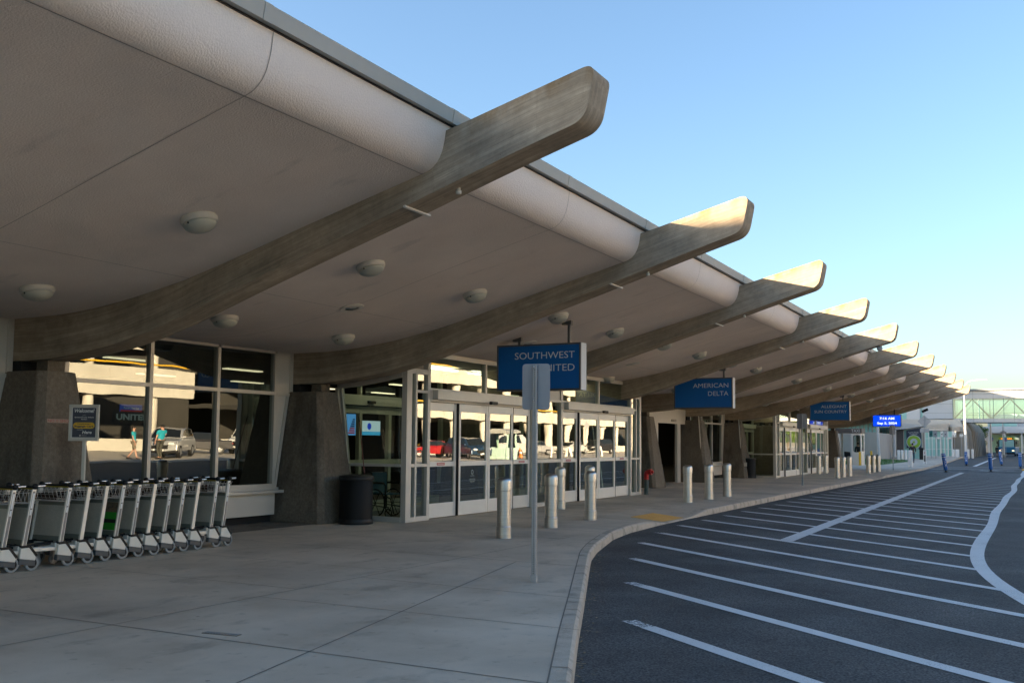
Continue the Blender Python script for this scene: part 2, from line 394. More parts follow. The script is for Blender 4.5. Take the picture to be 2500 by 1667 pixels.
M['cart_alu'] = noisy('cart_aluminium', [(0.68, 0.64, 0.57), (0.78, 0.74, 0.67)], scale=6, rough=0.38, metal=0.35, rand=True)
M['cart_inlay'] = noisy('cart_inlay', [(0.23, 0.20, 0.18), (0.30, 0.265, 0.24)], scale=9, rough=0.6, rand=True)
M['cart_panel'] = noisy('cart_panel_grey', [(0.42, 0.40, 0.325), (0.49, 0.465, 0.39)], scale=4, rough=0.55, fine=0.08, fscale=60, rand=True)
M['cart_panel_dk'] = plain('cart_panel_band', (0.17, 0.175, 0.14), 0.55)
M['cart_white'] = noisy('cart_housing_white', [(0.72, 0.655, 0.56), (0.80, 0.735, 0.635)], scale=7, rough=0.45, rand=True)
M['chrome'] = plain('chrome', (0.75, 0.75, 0.75), 0.16, 1.0)
M['ad_green'] = noisy('advert_green', [(0.01, 0.10, 0.015), (0.02, 0.26, 0.03)], scale=14, rough=0.4)
M['ad_dark'] = noisy('advert_photo', [(0.02, 0.02, 0.015), (0.20, 0.13, 0.07), (0.03, 0.05, 0.02)], scale=22, rough=0.4)
M['grass'] = noisy('grass_green', [(0.035, 0.10, 0.012), (0.07, 0.17, 0.025)], scale=3, rough=0.95, fine=0.4, fscale=30)
M['beige_wall'] = noisy('beige_panel', [(0.32, 0.29, 0.245), (0.38, 0.345, 0.295)], scale=0.7, rough=0.85, stretch=(1, 1, 0.4))
M['grey_wall'] = noisy('grey_concrete_panel', [(0.34, 0.325, 0.30), (0.42, 0.405, 0.375)], scale=0.8, rough=0.85, stretch=(1, 1, 0.4))
M['brick_dk'] = noisy('dark_brick', [(0.10, 0.085, 0.085), (0.15, 0.13, 0.125)], scale=3, rough=0.85, stretch=(1, 1, 5))
M['white_wall'] = noisy('white_cladding', [(0.62, 0.61, 0.60), (0.68, 0.67, 0.66)], scale=0.5, rough=0.6)
M['clad'] = noisy('bridge_cladding', [(0.47, 0.49, 0.51), (0.53, 0.55, 0.57)], scale=0.4, rough=0.5)
M['cream'] = noisy('cream_fascia', [(0.58, 0.53, 0.46), (0.64, 0.59, 0.52)], scale=0.6, rough=0.7)
M['garage'] = noisy('garage_concrete', [(0.50, 0.475, 0.41), (0.57, 0.545, 0.48)], scale=0.6, rough=0.85, big=0.1, bigscale=0.3)
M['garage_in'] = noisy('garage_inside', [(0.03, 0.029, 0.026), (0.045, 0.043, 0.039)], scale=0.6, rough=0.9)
M['taxi_blue'] = noisy('taxi_post_blue', [(0.006, 0.10, 0.36), (0.01, 0.13, 0.43)], scale=5, rough=0.45, rand=True)
M['skin'] = plain('skin', (0.45, 0.26, 0.19), 0.55)
M['hair'] = plain('hair_dark', (0.02, 0.014, 0.01), 0.7)
M['jacket'] = noisy('dark_jacket', [(0.016, 0.019, 0.026), (0.03, 0.034, 0.045)], scale=9, rough=0.85)
M['jeans'] = noisy('jeans_blue', [(0.025, 0.045, 0.075), (0.045, 0.07, 0.11)], scale=9, rough=0.85)
M['turq'] = plain('turquoise_shirt', (0.01, 0.30, 0.38), 0.8)
M['khaki'] = plain('khaki', (0.16, 0.13, 0.09), 0.85)
M['leather'] = plain('wheelchair_blue', (0.01, 0.09, 0.16), 0.5)
M['bark'] = noisy('bark', [(0.06, 0.045, 0.03), (0.12, 0.09, 0.06)], scale=12, rough=0.95)
def leaf_mat(name, a, b_):
    m, t, b = new_mat(name); N = t.nodes; L = t.links
    g = N.new('ShaderNodeNewGeometry'); cr = N.new('ShaderNodeValToRGB')
    cr.color_ramp.elements[0].color = (*a, 1); cr.color_ramp.elements[1].color = (*b_, 1)
    L.new(g.outputs['Random Per Island'], cr.inputs[0]); L.new(cr.outputs[0], b.inputs['Base Color']); b.inputs['Roughness'].default_value = 0.6
    b.inputs['Subsurface Weight'].default_value = 0.0
    return m
M['leaf'] = leaf_mat('leaves', (0.03, 0.07, 0.012), (0.12, 0.20, 0.03))
M['leaf_dk'] = leaf_mat('leaves_dark', (0.012, 0.032, 0.01), (0.05, 0.09, 0.025))
def paint_mat(name, worn):
    m, t, b = new_mat(name); N = t.nodes; L = t.links
    tc = N.new('ShaderNodeTexCoord'); nz = N.new('ShaderNodeTexNoise'); nz.inputs['Scale'].default_value = 22 if worn else 60; nz.inputs['Detail'].default_value = 9; nz.inputs['Roughness'].default_value = .75
    L.new(tc.outputs['Object'], nz.inputs['Vector'])
    n2 = N.new('ShaderNodeTexNoise'); n2.inputs['Scale'].default_value = 2.5; n2.inputs['Detail'].default_value = 5; L.new(tc.outputs['Object'], n2.inputs['Vector'])
    cr = N.new('ShaderNodeValToRGB'); cr.color_ramp.elements[0].color = (0.58, 0.57, 0.55, 1); cr.color_ramp.elements[1].color = (0.74, 0.73, 0.71, 1)
    L.new(n2.outputs['Fac'], cr.inputs[0]); L.new(cr.outputs[0], b.inputs['Base Color']); b.inputs['Roughness'].default_value = 0.7
    st = N.new('ShaderNodeMapRange'); c = 0.47 if worn else 0.375
    st.inputs[1].default_value = c-0.03; st.inputs[2].default_value = c+0.03
    n3 = N.new('ShaderNodeTexNoise'); n3.inputs['Scale'].default_value = .9; n3.inputs['Detail'].default_value = 3; L.new(tc.outputs['Object'], n3.inputs['Vector'])
    ma = N.new('ShaderNodeMath'); ma.operation = 'MULTIPLY_ADD'; ma.inputs[1].default_value = .30; L.new(n3.outputs['Fac'], ma.inputs[0]); L.new(nz.outputs['Fac'], ma.inputs[2])
    sb_ = N.new('ShaderNodeMath'); sb_.operation = 'SUBTRACT'; sb_.inputs[1].default_value = .15; L.new(ma.outputs[0], sb_.inputs[0])
    L.new(sb_.outputs[0], st.inputs[0]); L.new(st.outputs[0], b.inputs['Alpha'])
    return m
M['paint'] = paint_mat('road_paint', False)
M['paint_worn'] = paint_mat('road_paint_worn', True)

# ================================================================== SETTING
def lerp_tab(tab, t):
    if t <= tab[0][0]:
        (a, b), (c, d) = tab[0], tab[1]
    elif t >= tab[-1][0]:
        (a, b), (c, d) = tab[-2], tab[-1]
    else:
        for (a, b), (c, d) in zip(tab, tab[1:]):
            if a <= t <= c: break
    return b + (d-b)*(t-a)/(c-a)
KERB = [(-14, 5.8), (-6, 2.33), (0, -0.2), (6.07, -2.79), (7.79, -3.52), (9.37, -4.17), (11.44, -5.03), (13.42, -5.85), (14.51, -6.22), (15.52, -6.50), (16.6, -6.80), (18, -7.02),
        (20, -7.14), (25, -7.19), (30, -7.22), (50, -7.25), (74.7, -7.28), (84, -7.5), (95, -7.85), (118, -8.6), (137, -9.3), (160, -9.8), (200, -10.2), (320, -12)]
def kx(y): return lerp_tab(KERB, y)
def ramp(y):
    h = 0
    for a, b in ((20.4, 22.2), (51.2, 54.0)):
        if a-1.3 < y < b+1.3:
            h = max(h, min(1, (y-a+1.3)/1.3, (b+1.3-y)/1.3))
    return -0.115*h
def ktan(y):
    d = Vector((kx(y+0.3)-kx(y-0.3), 0.6, 0)).normalized()
    return Vector((d.y, -d.x, 0))             # outward (road) normal
ys = [-14 + 0.5*i for i in range(0, 180)] + [76 + 4*i for i in range(0, 62)]
pv = MB(); kb = MB(); jt = MB()
rows = []
for y in ys:
    k = Vector((kx(y), y, 0)); n = ktan(y)
    ki = k - n*0.15
    mid = min(-8.6, k.x-1.3)
    rows.append((Vector((-60, y, 0)), Vector((mid, y, 0)), Vector((ki.x, ki.y, ramp(y))), Vector((k.x, k.y, ramp(y))), Vector((k.x, k.y, -0.2)), n))
for a, b in zip(rows, rows[1:]):
    pv.quad(a[0], a[1], b[1], b[0]); pv.quad(a[1], a[2], b[2], b[1])
    e = Vector((0, 0, 0.0))
    kb.quad(a[2], a[3]-a[5]*0.03, b[3]-b[5]*0.03, b[2])
    r1, r2 = a[3]+Vector((0, 0, -0.025)), b[3]+Vector((0, 0, -0.025))
    kb.quad(a[3]-a[5]*0.03, r1, r2, b[3]-b[5]*0.03)
    kb.quad(r1, a[4]+a[5]*0.015, b[4]+b[5]*0.015, r2)
tag(pv.build('pavement', M['pave'], fix=False), 'grey concrete pavement along the terminal front', 'pavement', kind='structure')
tag(kb.build('kerb', M['kerb'], auto=50), 'pale worn concrete kerb edging the pavement', 'kerb', kind='structure')
def strip(mb, a, b, w, z, w2=None):
    a = Vector((a[0], a[1], 0)); b = Vector((b[0], b[1], 0)); d = (b-a).normalized(); n = Vector((-d.y, d.x, 0))*w/2; n2 = n if w2 is None else n*w2/w
    za = Vector((0, 0, z))
    mb.quad(a+n+za, a-n+za, b-n2+za, b+n2+za)
for a, b, w in [((-3.9, 1.5), (-6.19, 11.75), .012), ((-7.05, -4), (-7.02, 15.6), .010), ((-10.3, -4), (-10.2, 15.4), .008), ((-13, 5.94), (-2.75, 5.98), .013), ((-7.03, 7.76), (-3.3, 7.80), .010),
                ((-7.02, 9.46), (-4.0, 9.34), .010), ((-11.5, 8.42), (-7.04, 8.36), .010), ((-13, 12.0), (-4.9, 11.74), .012), ((-10.6, 14.83), (-6.0, 14.45), .012), ((-10.8, 16.66), (-6.6, 16.4), .012),
                ((-13, 4.0), (-2.0, 4.1), .011), ((-13, 2.0), (-1.2, 2.1), .011), ((-9.1, 15.6), (-9.1, 44), .010), ((-13, 10.2), (-7.04, 10.15), .008)]:
    strip(jt, a, b, w, 0.003)
for i in range(30):
    y = 18.5 + i*1.83
    strip(jt, (-10.9, y), (-8.2, y-0.05), .011, 0.003)
prev = None
for y in [-6 + 0.4*i for i in range(56)]:
    k = Vector((kx(y), y, 0)) - ktan(y)*0.15
    if prev is not None and abs(ramp(y)) < 1e-4: strip(jt, prev, k, .012, 0.003)
    prev = k
tag(jt.build('pavement_joints', M['joint'], fix=False), 'dark joints between the pavement slabs', 'joints', kind='structure')
# kerb stone joints
kj = MB()
for i in range(60):
    y = 1.2 + i*2.6 + random.uniform(-.3, .3)
    if abs(ramp(y)) > 1e-3: continue
    k = Vector((kx(y), y, 0)); n = ktan(y); t = Vector((-n.y, n.x, 0))*0.008
    a = k - n*0.145 + Vector((0, 0, 0.003)); b = k - n*0.028 + Vector((0, 0, 0.003)); c = k + n*0.004 + Vector((0, 0, -0.025)); d = k + n*0.018 + Vector((0, 0, -0.19))
    for p, q in ((a, b), (b, c), (c, d)): kj.quad(p-t, p+t, q+t, q-t)
tag(kj.build('kerb_joints', M['joint'], fix=False), 'dark joints between the kerb stones', 'joints', kind='structure')
g = MB(); g.quad((-1500, -1500, -0.32), (1500, -1500, -0.32), (1500, 2500, -0.32), (-1500, 2500, -0.32))
tag(g.build('ground', M['ground']), 'dry ground around the airport', 'ground', kind='structure')
g = MB(); g.quad((-16, -60, -0.14), (70, -60, -0.14), (70, 420, -0.14), (-16, 420, -0.14))
tag(g.build('road', M['asphalt'], fix=False), 'dark asphalt road beside the kerb', 'road', kind='structure')
# aggregate strip against the windows
ag = MB(); ag.quad((-13.4, 9.9, .004), (-12.15, 9.9, .004), (-12.15, 15.0, .004), (-13.4, 15.0, .004))
tag(ag.build('aggregate_strip', M['pier'], fix=False), 'dark pebbled strip under the window sill', 'paving', kind='structure')
# --- road markings
RM = MB(); RZ0 = -0.136
CURVE = [(3.4, 4.2), (2.3, 6.2), (1.25, 8.3), (0.45, 10.3), (-0.12, 12.2), (-0.47, 13.5), (-0.74, 14.9), (-0.93, 16.4), (-1.0, 17.9), (-1.03, 20.8), (-1.04, 25), (-1.07, 30), (-1.06, 40), (-1.08, 52), (-1.06, 66), (-1.1, 78)]
pts = []
for (a, b), (c, d) in zip(CURVE, CURVE[1:]):
    n = max(2, int(math.hypot(c-a, d-b)/0.45))
    for i in range(n): pts.append(Vector((a+(c-a)*i/n, b+(d-b)*i/n, RZ0)))
pts.append(Vector((*CURVE[-1], RZ0)))
for _ in range(14): pts = [pts[0]] + [(p+2*q+r)/4 for p, q, r in zip(pts, pts[1:], pts[2:])] + [pts[-1]]
Lp = []; Rp = []
for i, p in enumerate(pts):
    d = (pts[min(i+1, len(pts)-1)]-pts[max(i-1, 0)]).normalized(); n = Vector((-d.y, d.x, 0))
    wb = (0.03*math.sin(p.y*.62)+0.035*math.sin(p.y*0.31+1))*min(1, max(0, (p.y-19)/10))
    w = 0.105 + 0.006*math.sin(p.y*.7)
    Lp.append(p+n*w+Vector((wb, 0, 0))); Rp.append(p-n*w+Vector((wb, 0, 0)))
for i in range(len(pts)-1): RM.quad(Lp[i], Rp[i], Rp[i+1], Lp[i+1])
starts = [(-3.59), (-4.56), (-5.47), (-6.18), (-6.62), (-6.8)]
for n in range(40):
    c = 6.26 + 1.69*n; x0 = starts[min(n, 5)] if n < 60 else -6.85
    # end on the curved line
    best = min(pts, key=lambda p: abs(p.y + .81*p.x - c))
    x1 = best.x - 0.05
    a = (x0, c-.81*x0); b = (x1, c-.81*x1)
    if a[1] > 74: continue
    L_ = .28 if n < 2 else .12
    RM.mi = 1; strip(RM, a, (x0+L_, c-.81*(x0+L_)), .155, RZ0+0.001); RM.mi = 0
    strip(RM, (x0+L_, c-.81*(x0+L_)), b, .165, RZ0+0.001)
strip(RM, (-4.08, 18.05), (-4.5, 68.9), .27, RZ0+0.003)
strip(RM, (-7.2, 83.5), (-1.5, 90.8), .28, RZ0); strip(RM, (-7.1, 77.8), (-1.4, 85.0), .28, RZ0)
strip(RM, (-5.0, 91.0), (-5.9, 158), .3, RZ0+0.003)
Mt = T(-3.7, 77.3, RZ0+0.001) @ RZ(180+52) @ Matrix.Diagonal((1, 1, 1, 1))
add_text(RM, 'TAXI', 1.1, Mt, fit=3.0, hfit=1.5, align='CENTER', extrude=0, offset=.02)
tag(RM.build('road_markings', [M['paint'], M['paint_worn']], fix=False), 'white painted hatching and lines on the asphalt', 'road markings', kind='structure')
yk = MB(); yk.prism_z([(-1.3, 79), (1.6, 77), (2.2, 90), (-0.6, 92)], -0.139, -0.06)
tag(yk.build('traffic_island', M['yellow']), 'low island with a yellow painted edge in the road', 'traffic island', kind='structure')
# leaf litter at the kerb foot
ll = MB()
for i in range(260):
    y = random.uniform(2.5, 14.5); k = Vector((kx(y), y, 0)) + ktan(y)*abs(random.gauss(0.05, 0.07)) + Vector((0, 0, -0.134))
    s = random.uniform(.006, .022); a = random.uniform(0, 6.28); u = Vector((math.cos(a), math.sin(a), random.uniform(-.2, .3)))*s; w = Vector((-math.sin(a), math.cos(a), .1))*s*.4
    ll.quad(k-u-w, k+u-w, k+u+w, k-u+w)
M['litter'] = leaf_mat('dry_leaves', (0.10, 0.07, 0.03), (0.30, 0.22, 0.11))
tag(ll.build('leaf_litter', M['litter'], fix=False), 'dry leaf bits lying along the foot of the kerb', 'leaf litter', kind='stuff')
ln = MB(); ln.prism_z([(-11.25, 83.5), (-11.3, 101), (-12.4, 111), (-15.6, 117), (-24, 117), (-24, 83)], -0.02, 0.035)
for i in range(1500):
    x = random.uniform(-20, -11.5); y = random.uniform(83.6, 112)
    if x > -11.4-max(0, (y-100))*.12: continue
    a = random.uniform(0, 3.14); h = random.uniform(.05, .11)
    ln.quad((x, y, .03), (x+.07*math.cos(a), y+.07*math.sin(a), .03), (x+.04*math.cos(a)+.02, y+.04*math.sin(a), .03+h))
tag(ln.build('grass', M['grass'], fix=False), 'mown green grass behind the far pavement', 'grass', kind='stuff')

# ================================================================== TERMINAL
S = 6.096; Y0 = 9.189
def Yk(k): return Y0 + S*k
K0, K1 = -2, 10
SOF = [(-13.3, 3.295), (-13.159, 3.296), (-12.233, 3.305), (-11.8, 3.328), (-11.427, 3.36), (-11.05, 3.405), (-10.666, 3.46), (-10.2, 3.542), (-9.733, 3.631), (-9.089, 3.79), (-8.445, 3.962), (-7.83, 4.13), (-7.209, 4.292), (-6.539, 4.465), (-6.07, 4.586)]
def sofz(x): return lerp_tab(SOF, x)
BOT = [(-13.3, 2.69), (-12.9, 2.683), (-12.36, 2.692), (-11.71, 2.752), (-11.2, 2.815), (-10.935, 2.862), (-10.404, 2.982), (-9.9, 3.12), (-9.472, 3.262), (-8.9, 3.445), (-8.432, 3.592), (-7.9, 3.755), (-7.404, 3.904), (-6.86, 4.068), (-6.33, 4.230), (-5.807, 4.395), (-5.44, 4.510), (-4.9, 4.677), (-4.113, 4.909), (-3.9, 4.972)]
def botz(x): return lerp_tab(BOT, x)
def topz(x):
    if x > -5.77: return 5.041 + (x+5.764)*0.2605
    return max(sofz(min(x, -6.07)) + 0.25, 0) if x < -6.4 else 4.95 + (x+6.4)*0.14
YE = Yk(K1) + 0.43
term = thing('terminal_building', 'long concrete terminal with upswept beams, stucco soffit and glazed ground floor', 'terminal building', (-13.2, Y0, 0))
def tb(mb, name, mat, parent=None, **k): return mb.build(name, mat, parent or term, world=True, **k)
def prof_strip(mb, prof, y0, y1, ny=1):
    for (x0, z0), (x1, z1) in zip(prof, prof[1:]):
        mb.quad((x0, y0, z0), (x0, y1, z0), (x1, y1, z1), (x1, y0, z1))
YS = Yk(K0) - 3
sf = MB(); prof_strip(sf, SOF, YS, YE); tb(sf, 'soffit', M['soffit'], smooth=True, fix=False)
ROLL = [(-6.07, 4.586), (-6.03, 4.597), (-5.98, 4.617), (-5.93, 4.650), (-5.885, 4.694), (-5.85, 4.747), (-5.825, 4.80), (-5.806, 4.86), (-5.79, 4.93), (-5.776, 5.02), (-5.765, 5.12)]
rl = MB(); prof_strip(rl, ROLL, YS, YE); tb(rl, 'roof_edge', M['roll'], smooth=True, fix=False)
fl = MB()
yy = YS
while yy < YE:
    y2 = min(yy+3.048, YE); fl.prism_y([(-5.79, 5.118), (-5.69, 5.118), (-5.665, 5.26), (-5.70, 5.285), (-5.79, 5.285)], yy+.004, y2-.004)
    fl.prism_y([(-5.70, 5.112), (-5.685, 5.112), (-5.659, 5.262), (-5.70, 5.29)], y2-.05, y2+.05); yy = y2
tb(fl, 'flashing', M['flash'])
dk = MB(); dk.box(-5.80, -5.748, YS, YE, 5.103, 5.117); tb(dk, 'drip_shadow_gap', M['black'])
rf = MB(); rf.prism_y([(-5.79, 5.13), (-5.79, 5.27), (-14, 4.9), (-24, 4.9), (-34, 5.2), (-34, 4.6), (-14, 4.4), (-8, 4.9)], YS, YE); tb(rf, 'roof', M['flash'])
blk = MB(); blk.box(-46, -28, -70, -6.6, 0, 12.6); tb(blk, 'near_shade_block', M['beige_wall'])  # unseen block, added only to shade the nearest roof beams
blk = MB(); blk.box(-60, -26, 112, 152, 0, 7.5); blk.box(-60, -26, 50, 112, 0, 8.7); tb(blk, 'rear_shade_block', M['beige_wall'])  # unseen low blocks added to keep the booth, lawn and far pavement shaded
blk = MB(); blk.box(-75, -45, 121, 141, 0, 19.3); tb(blk, 'tall_shade_block', M['beige_wall'])  # unseen tall block added to cast the shadow across the skybridge
# soffit joints
sj = MB()
for k in range(K0, K1):
    y = Yk(k) + 3.26
    pr = [(x, z-.004) for x, z in SOF[1:]] + [(x+.004, z-.003) for x, z in ROLL[1:]]
    prof_strip(sj, pr, y-.0045, y+.0045)
sj.quad((-9.65, YS, sofz(-9.65)-.003), (-9.65, YE, sofz(-9.65)-.003), (-9.643, YE, sofz(-9.643)-.003), (-9.643, YS, sofz(-9.643)-.003))
sj.quad((-6.083, YS, sofz(-6.083)-.004), (-6.083, YE, sofz(-6.083)-.004), (-6.074, YE, 4.581), (-6.074, YS, 4.581))
tb(sj, 'soffit_joint', plain('soffit_joint', (.33, .28, .24), .9), fix=False)
# beams
def beam_mesh():
    mb = MB()
    xs = []
    x = -13.3
    while x < -4.45: xs.append(x); x += 0.22
    cols = []
    for x in xs: cols.append(((x, botz(x)), (x, topz(x))))
    rr = 0.17
    tb0, tt0 = Vector((-4.078, botz(-4.078))), Vector((-3.957, topz(-3.957)))       # sharp corners
    db = (Vector((-5, botz(-5)))-tb0).normalized(); dt = (Vector((-5, topz(-5)))-tt0).normalized(); de = (tt0-tb0).normalized()
    NB = 7
    def corner(c, d1, d2):
        # quadratic bezier through the corner
        a = c + d1*rr; b = c + d2*rr
        return [((1-t)**2*a + 2*(1-t)*t*c + t*t*b) for t in [i/NB for i in range(NB+1)]]
    cb = corner(tb0, db, de); ct = corner(tt0, dt, -de)
    for p, q in zip(cb, ct): cols.append(((p.x, p.y), (q.x, q.y)))
    sarr = [0]
    for (a, _), (b, _) in zip(cols, cols[1:]): sarr.append(sarr[-1]+max(0.02, math.hypot(b[0]-a[0], b[1]-a[1])))
    W = 0.43
    for i in range(len(cols)-1):
        (b0, t0), (b1, t1) = cols[i], cols[i+1]; s0, s1 = sarr[i], sarr[i+1]
        h0 = t0[1]-b0[1]; h1 = t1[1]-b1[1]
        if i >= len(xs)-1: h0 = h1 = 0.59; 
        v = 0.59
        for y, fl_ in ((0, 0), (W, 1)):
            mb.add([(b0[0], y, b0[1]), (b1[0], y, b1[1]), (t1[0], y, t1[1]), (t0[0], y, t0[1])], [(0, 1, 2, 3)], [[(s0, 0+fl_*3), (s1, 0+fl_*3), (s1, h1+fl_*3), (s0, h0+fl_*3)]])
        mb.add([(b0[0], 0, b0[1]), (b0[0], W, b0[1]), (b1[0], W, b1[1]), (b1[0], 0, b1[1])], [(0, 1, 2, 3)], [[(s0, 5), (s0, 5+W), (s1, 5+W), (s1, 5)]])
        mb.add([(t0[0], 0, t0[1]), (t1[0], 0, t1[1]), (t1[0], W, t1[1]), (t0[0], W, t0[1])], [(0, 1, 2, 3)], [[(s0, 7), (s1, 7), (s1, 7+W), (s0, 7+W)]])
    (b1, t1) = cols[-1]
    mb.add([(b1[0], 0, b1[1]), (b1[0], W, b1[1]), (t1[0], W, t1[1]), (t1[0], 0, t1[1])], [(0, 1, 2, 3)], [[(.3, 9), (.3, 9+W), (.8, 9+W), (.8, 9)]])
    bm_ = mb.mesh('roof_beam', [M['beam']])
    bmm = bmesh.new(); bmm.from_mesh(bm_); bmesh.ops.remove_doubles(bmm, verts=bmm.verts, dist=1e-4); bmesh.ops.recalc_face_normals(bmm, faces=bmm.faces); bmm.to_mesh(bm_); bmm.free()
    for p in bm_.polygons: p.use_smooth = True
    bm_.set_sharp_from_angle(angle=R(28))
    return bm_
bme = beam_mesh()
bs = MB(); bs.box(-.014, .014, -.03, .50, -.022, 0.004); bs_me = bs.mesh('conduit_strip', [M['offwhite']])
bk = MB(); bk.lathe([(.022, 0), (.022, -.03), (.032, -.034), (.032, -.07), (.015, -.075)], n=12); bk_me = bk.mesh('drain_outlet', [M['offwhite']], smooth=True)
bp = MB(); bp.grid(lambda u, v: (-5.764 - .05*math.sin(v*3) - (0.25*(1-v)**3), -.004, 4.66+v*.40), 1, 8); 
for k in range(K0, K1+1):
    o = bpy.data.objects.new('roof_beam', bme); COL.objects.link(o); o.parent = term; o.location = (13.2, Yk(k)-Y0, 0)
    bvl = o.modifiers.new('bevel', 'BEVEL'); bvl.width = .018; bvl.segments = 2; bvl.limit_method = 'ANGLE'; bvl.angle_limit = R(50)
    c = bpy.data.objects.new('conduit_strip', bs_me); COL.objects.link(c); c.parent = o; c.location = (-6.30, 0, botz(-6.30)); c.rotation_euler = (0, -R(17), 0)
    c = bpy.data.objects.new('drain_outlet', bk_me); COL.objects.link(c); c.parent = o; c.location = (-5.72, .2, botz(-5.72)+.01)
# piers
def pier_mb(y):
    mb = MB(); yc = y + .225
    for (z0, x0, h0, z1, x1, h1) in [(0, -12.0, .62, 2.53, -12.35, .32)]:
        def ring(z, xf, h):
            c = .09
            return [(-13.45, yc-h, z), (xf-c, yc-h, z), (xf, yc-h+c*1.2, z), (xf, yc+h-c*1.2, z), (xf-c, yc+h, z), (-13.45, yc+h, z)]
        a, b = ring(z0, x0, h0), ring(z1, x1, h1)
        mb.add(a+b, [tuple(range(6))[::-1], tuple(range(6, 12))] + [(i, (i+1) % 6, 6+(i+1) % 6, 6+i) for i in range(6)])
    return mb
for k in range(K0+1, K1+1):
    p = tb(pier_mb(Yk(k)), 'pier', M['pier'], bevel=.02)
    c = MB(); c.box(-12.74, -12.50, Yk(k)+.12, Yk(k)+.40, 2.52, 2.72); tb(c, 'bearing_block', M['pier'], p)
    c = MB(); c.box(-13.4, -12.95, Yk(k)+.02, Yk(k)+.42, 2.50, 2.70); tb(c, 'bearing_gap', M['dark'], p)
    if k == 0:
        d = MB(); d.mi = 0
        Mx = T(-12.2, 9.175, 1.795) @ RZ(90) @ RX(90)
        # decal plane lies on the sloping face
        sl = math.atan2(.35, 2.53)
        Md = T(-12.0-.35*1.795/2.53+.004, 9.15, 1.795) @ RY(-math.degrees(sl)) @ RZ(90) @ RX(90)
        d.add([Md @ Vector(q) for q in ((0, 0, 0), (.55, 0, 0), (.55, .055, 0), (0, .055, 0))], [(0, 1, 2, 3)])
        tb(d, 'no_smoking_decal', plain('decal_beige', (.40, .30, .24), .6), p, fix=False)
        d = MB(); add_text(d, 'NO', .05, Md @ T(.012, .008, .002), fit=.10, hfit=.038, extrude=0); add_text(d, 'SMOKING', .05, Md @ T(.205, .008, .002), fit=.32, hfit=.038, extrude=0)
        d.lathe([(.012, 0), (.017, 0)], n=14, M=(Md @ T(.16, .027, .002)).to_3x3(), c=(Md @ T(.16, .027, .002)).translation, cap=False)
        tb(d, 'lettering', plain('decal_red', (.42, .07, .05), .6), p, fix=False)
    if k in (5, 6):
        c = MB(); zt = 2.5; c.tube([(-12.2, Yk(k)-.30, .1), (-12.42, Yk(k)-.13, 2.7)], .018); tb(c, 'conduit_pipe', M['offwhite'], p)
        c = MB(); c.box(-12.12, -12.0, Yk(k)-.36, Yk(k)-.30, .55, .72); tb(c, 'junction_box', M['offwhite'], p)
# window bays
def window_bay(k, solid=False):
    y = Yk(k)
    fr = MB(); X0, X1 = -13.22, -13.10
    def vbar(a, b, z0, z1): fr.box(X0, X1, y+a, y+b, z0, z1)
    L0, L1 = .87, 5.55
    vbar(.44, .53, 2.44, 3.31); vbar(6.0, 6.09, 2.44, 3.31)
    for a in (.87, 2.505, 4.045, 5.555): vbar(a, a+.07, .67, 3.25)
    for a, b in ((.53, .87), (.94, 2.505), (2.575, 4.045), (4.115, 5.555), (5.625, 6.0)): fr.box(X0+.005, X1-.005, y+a, y+b, 3.25, 3.31)
    for a, b in ((.94, 2.505), (2.575, 4.045), (4.115, 5.555)): fr.box(X0+.004, X1-.003, y+a, y+b, 2.447, 2.512); fr.box(X0+.004, X1-.003, y+a, y+b, .67, .74)
    # slanted end posts following the piers
    for s in (1, -1):
        f = (lambda t: y+5.625+t) if s == 1 else (lambda t: y+.87-t)
        for t0, t1, b0, b1 in ((.29, .36, -.01, .05),):
            P = [(X0, f(b0), .67), (X1, f(b0), .67), (X1, f(b1), .67), (X0, f(b1), .67), (X0, f(t0), 2.44), (X1, f(t0), 2.44), (X1, f(t1), 2.44), (X0, f(t1), 2.44)]
            fr.hexa(P)
        a, b = sorted((f(0), f(.37))); fr.box(X0+.003, X1+.004, a, b, 2.44, 2.50)
    w = tb(fr, 'window', M['alu'])
    pn = MB()
    for s in (1, -1):
        f = (lambda t: y+5.625+t) if s == 1 else (lambda t: y+.87-t)
        pn = MB(); pn.quad((X1-.03, f(0), 2.5), (X1-.03, f(.375), 2.5), (X1-.03, f(.375), 3.25), (X1-.03, f(0), 3.25)); tb(pn, 'infill_panel', M['panel'], w, fix=False)
        pn = MB(); pn.quad((X1-.03, f(0), .67), (X1-.03, f(.01), .67), (X1-.03, f(.30), 2.44), (X1-.03, f(0), 2.44)); tb(pn, 'corner_panel', M['panel'], w, fix=False)
    for a, b in ((.94, 2.505), (2.575, 4.045), (4.115, 5.555)):
        for z0, z1 in ((.74, 2.447), (2.512, 3.25)):
            g = MB(); t = math.tan(R(.6)); xg = -13.16
            g.quad((xg+(z0-1.6)*t, y+a, z0), (xg+(z0-1.6)*t, y+b, z0), (xg+(z1-1.6)*t, y+b, z1), (xg+(z1-1.6)*t, y+a, z1))
            tb(g, 'pane', M['glass'], w, fix=False)
    s_ = MB(); s_.box(-13.25, -12.99, y+.72, y+5.80, .565, .62); s_.box(-13.22, -13.09, y+.75, y+5.73, .62, .67); tb(s_, 'sill', M['alu'], w, bevel=.006)
    s_ = MB(); s_.box(-13.2, -13.12, y+.70, y+5.66, .15, .565); tb(s_, 'apron_panel', M['panel'], w)
    s_ = MB(); s_.box(-13.5, -13.26, y+.6, y+5.7, 0, .6); tb(s_, 'dark_gap', M['dark'], w)  # near-black box standing in for the shaded gap below the panel
for k in (-1, 0, 5, 9): window_bay(k)
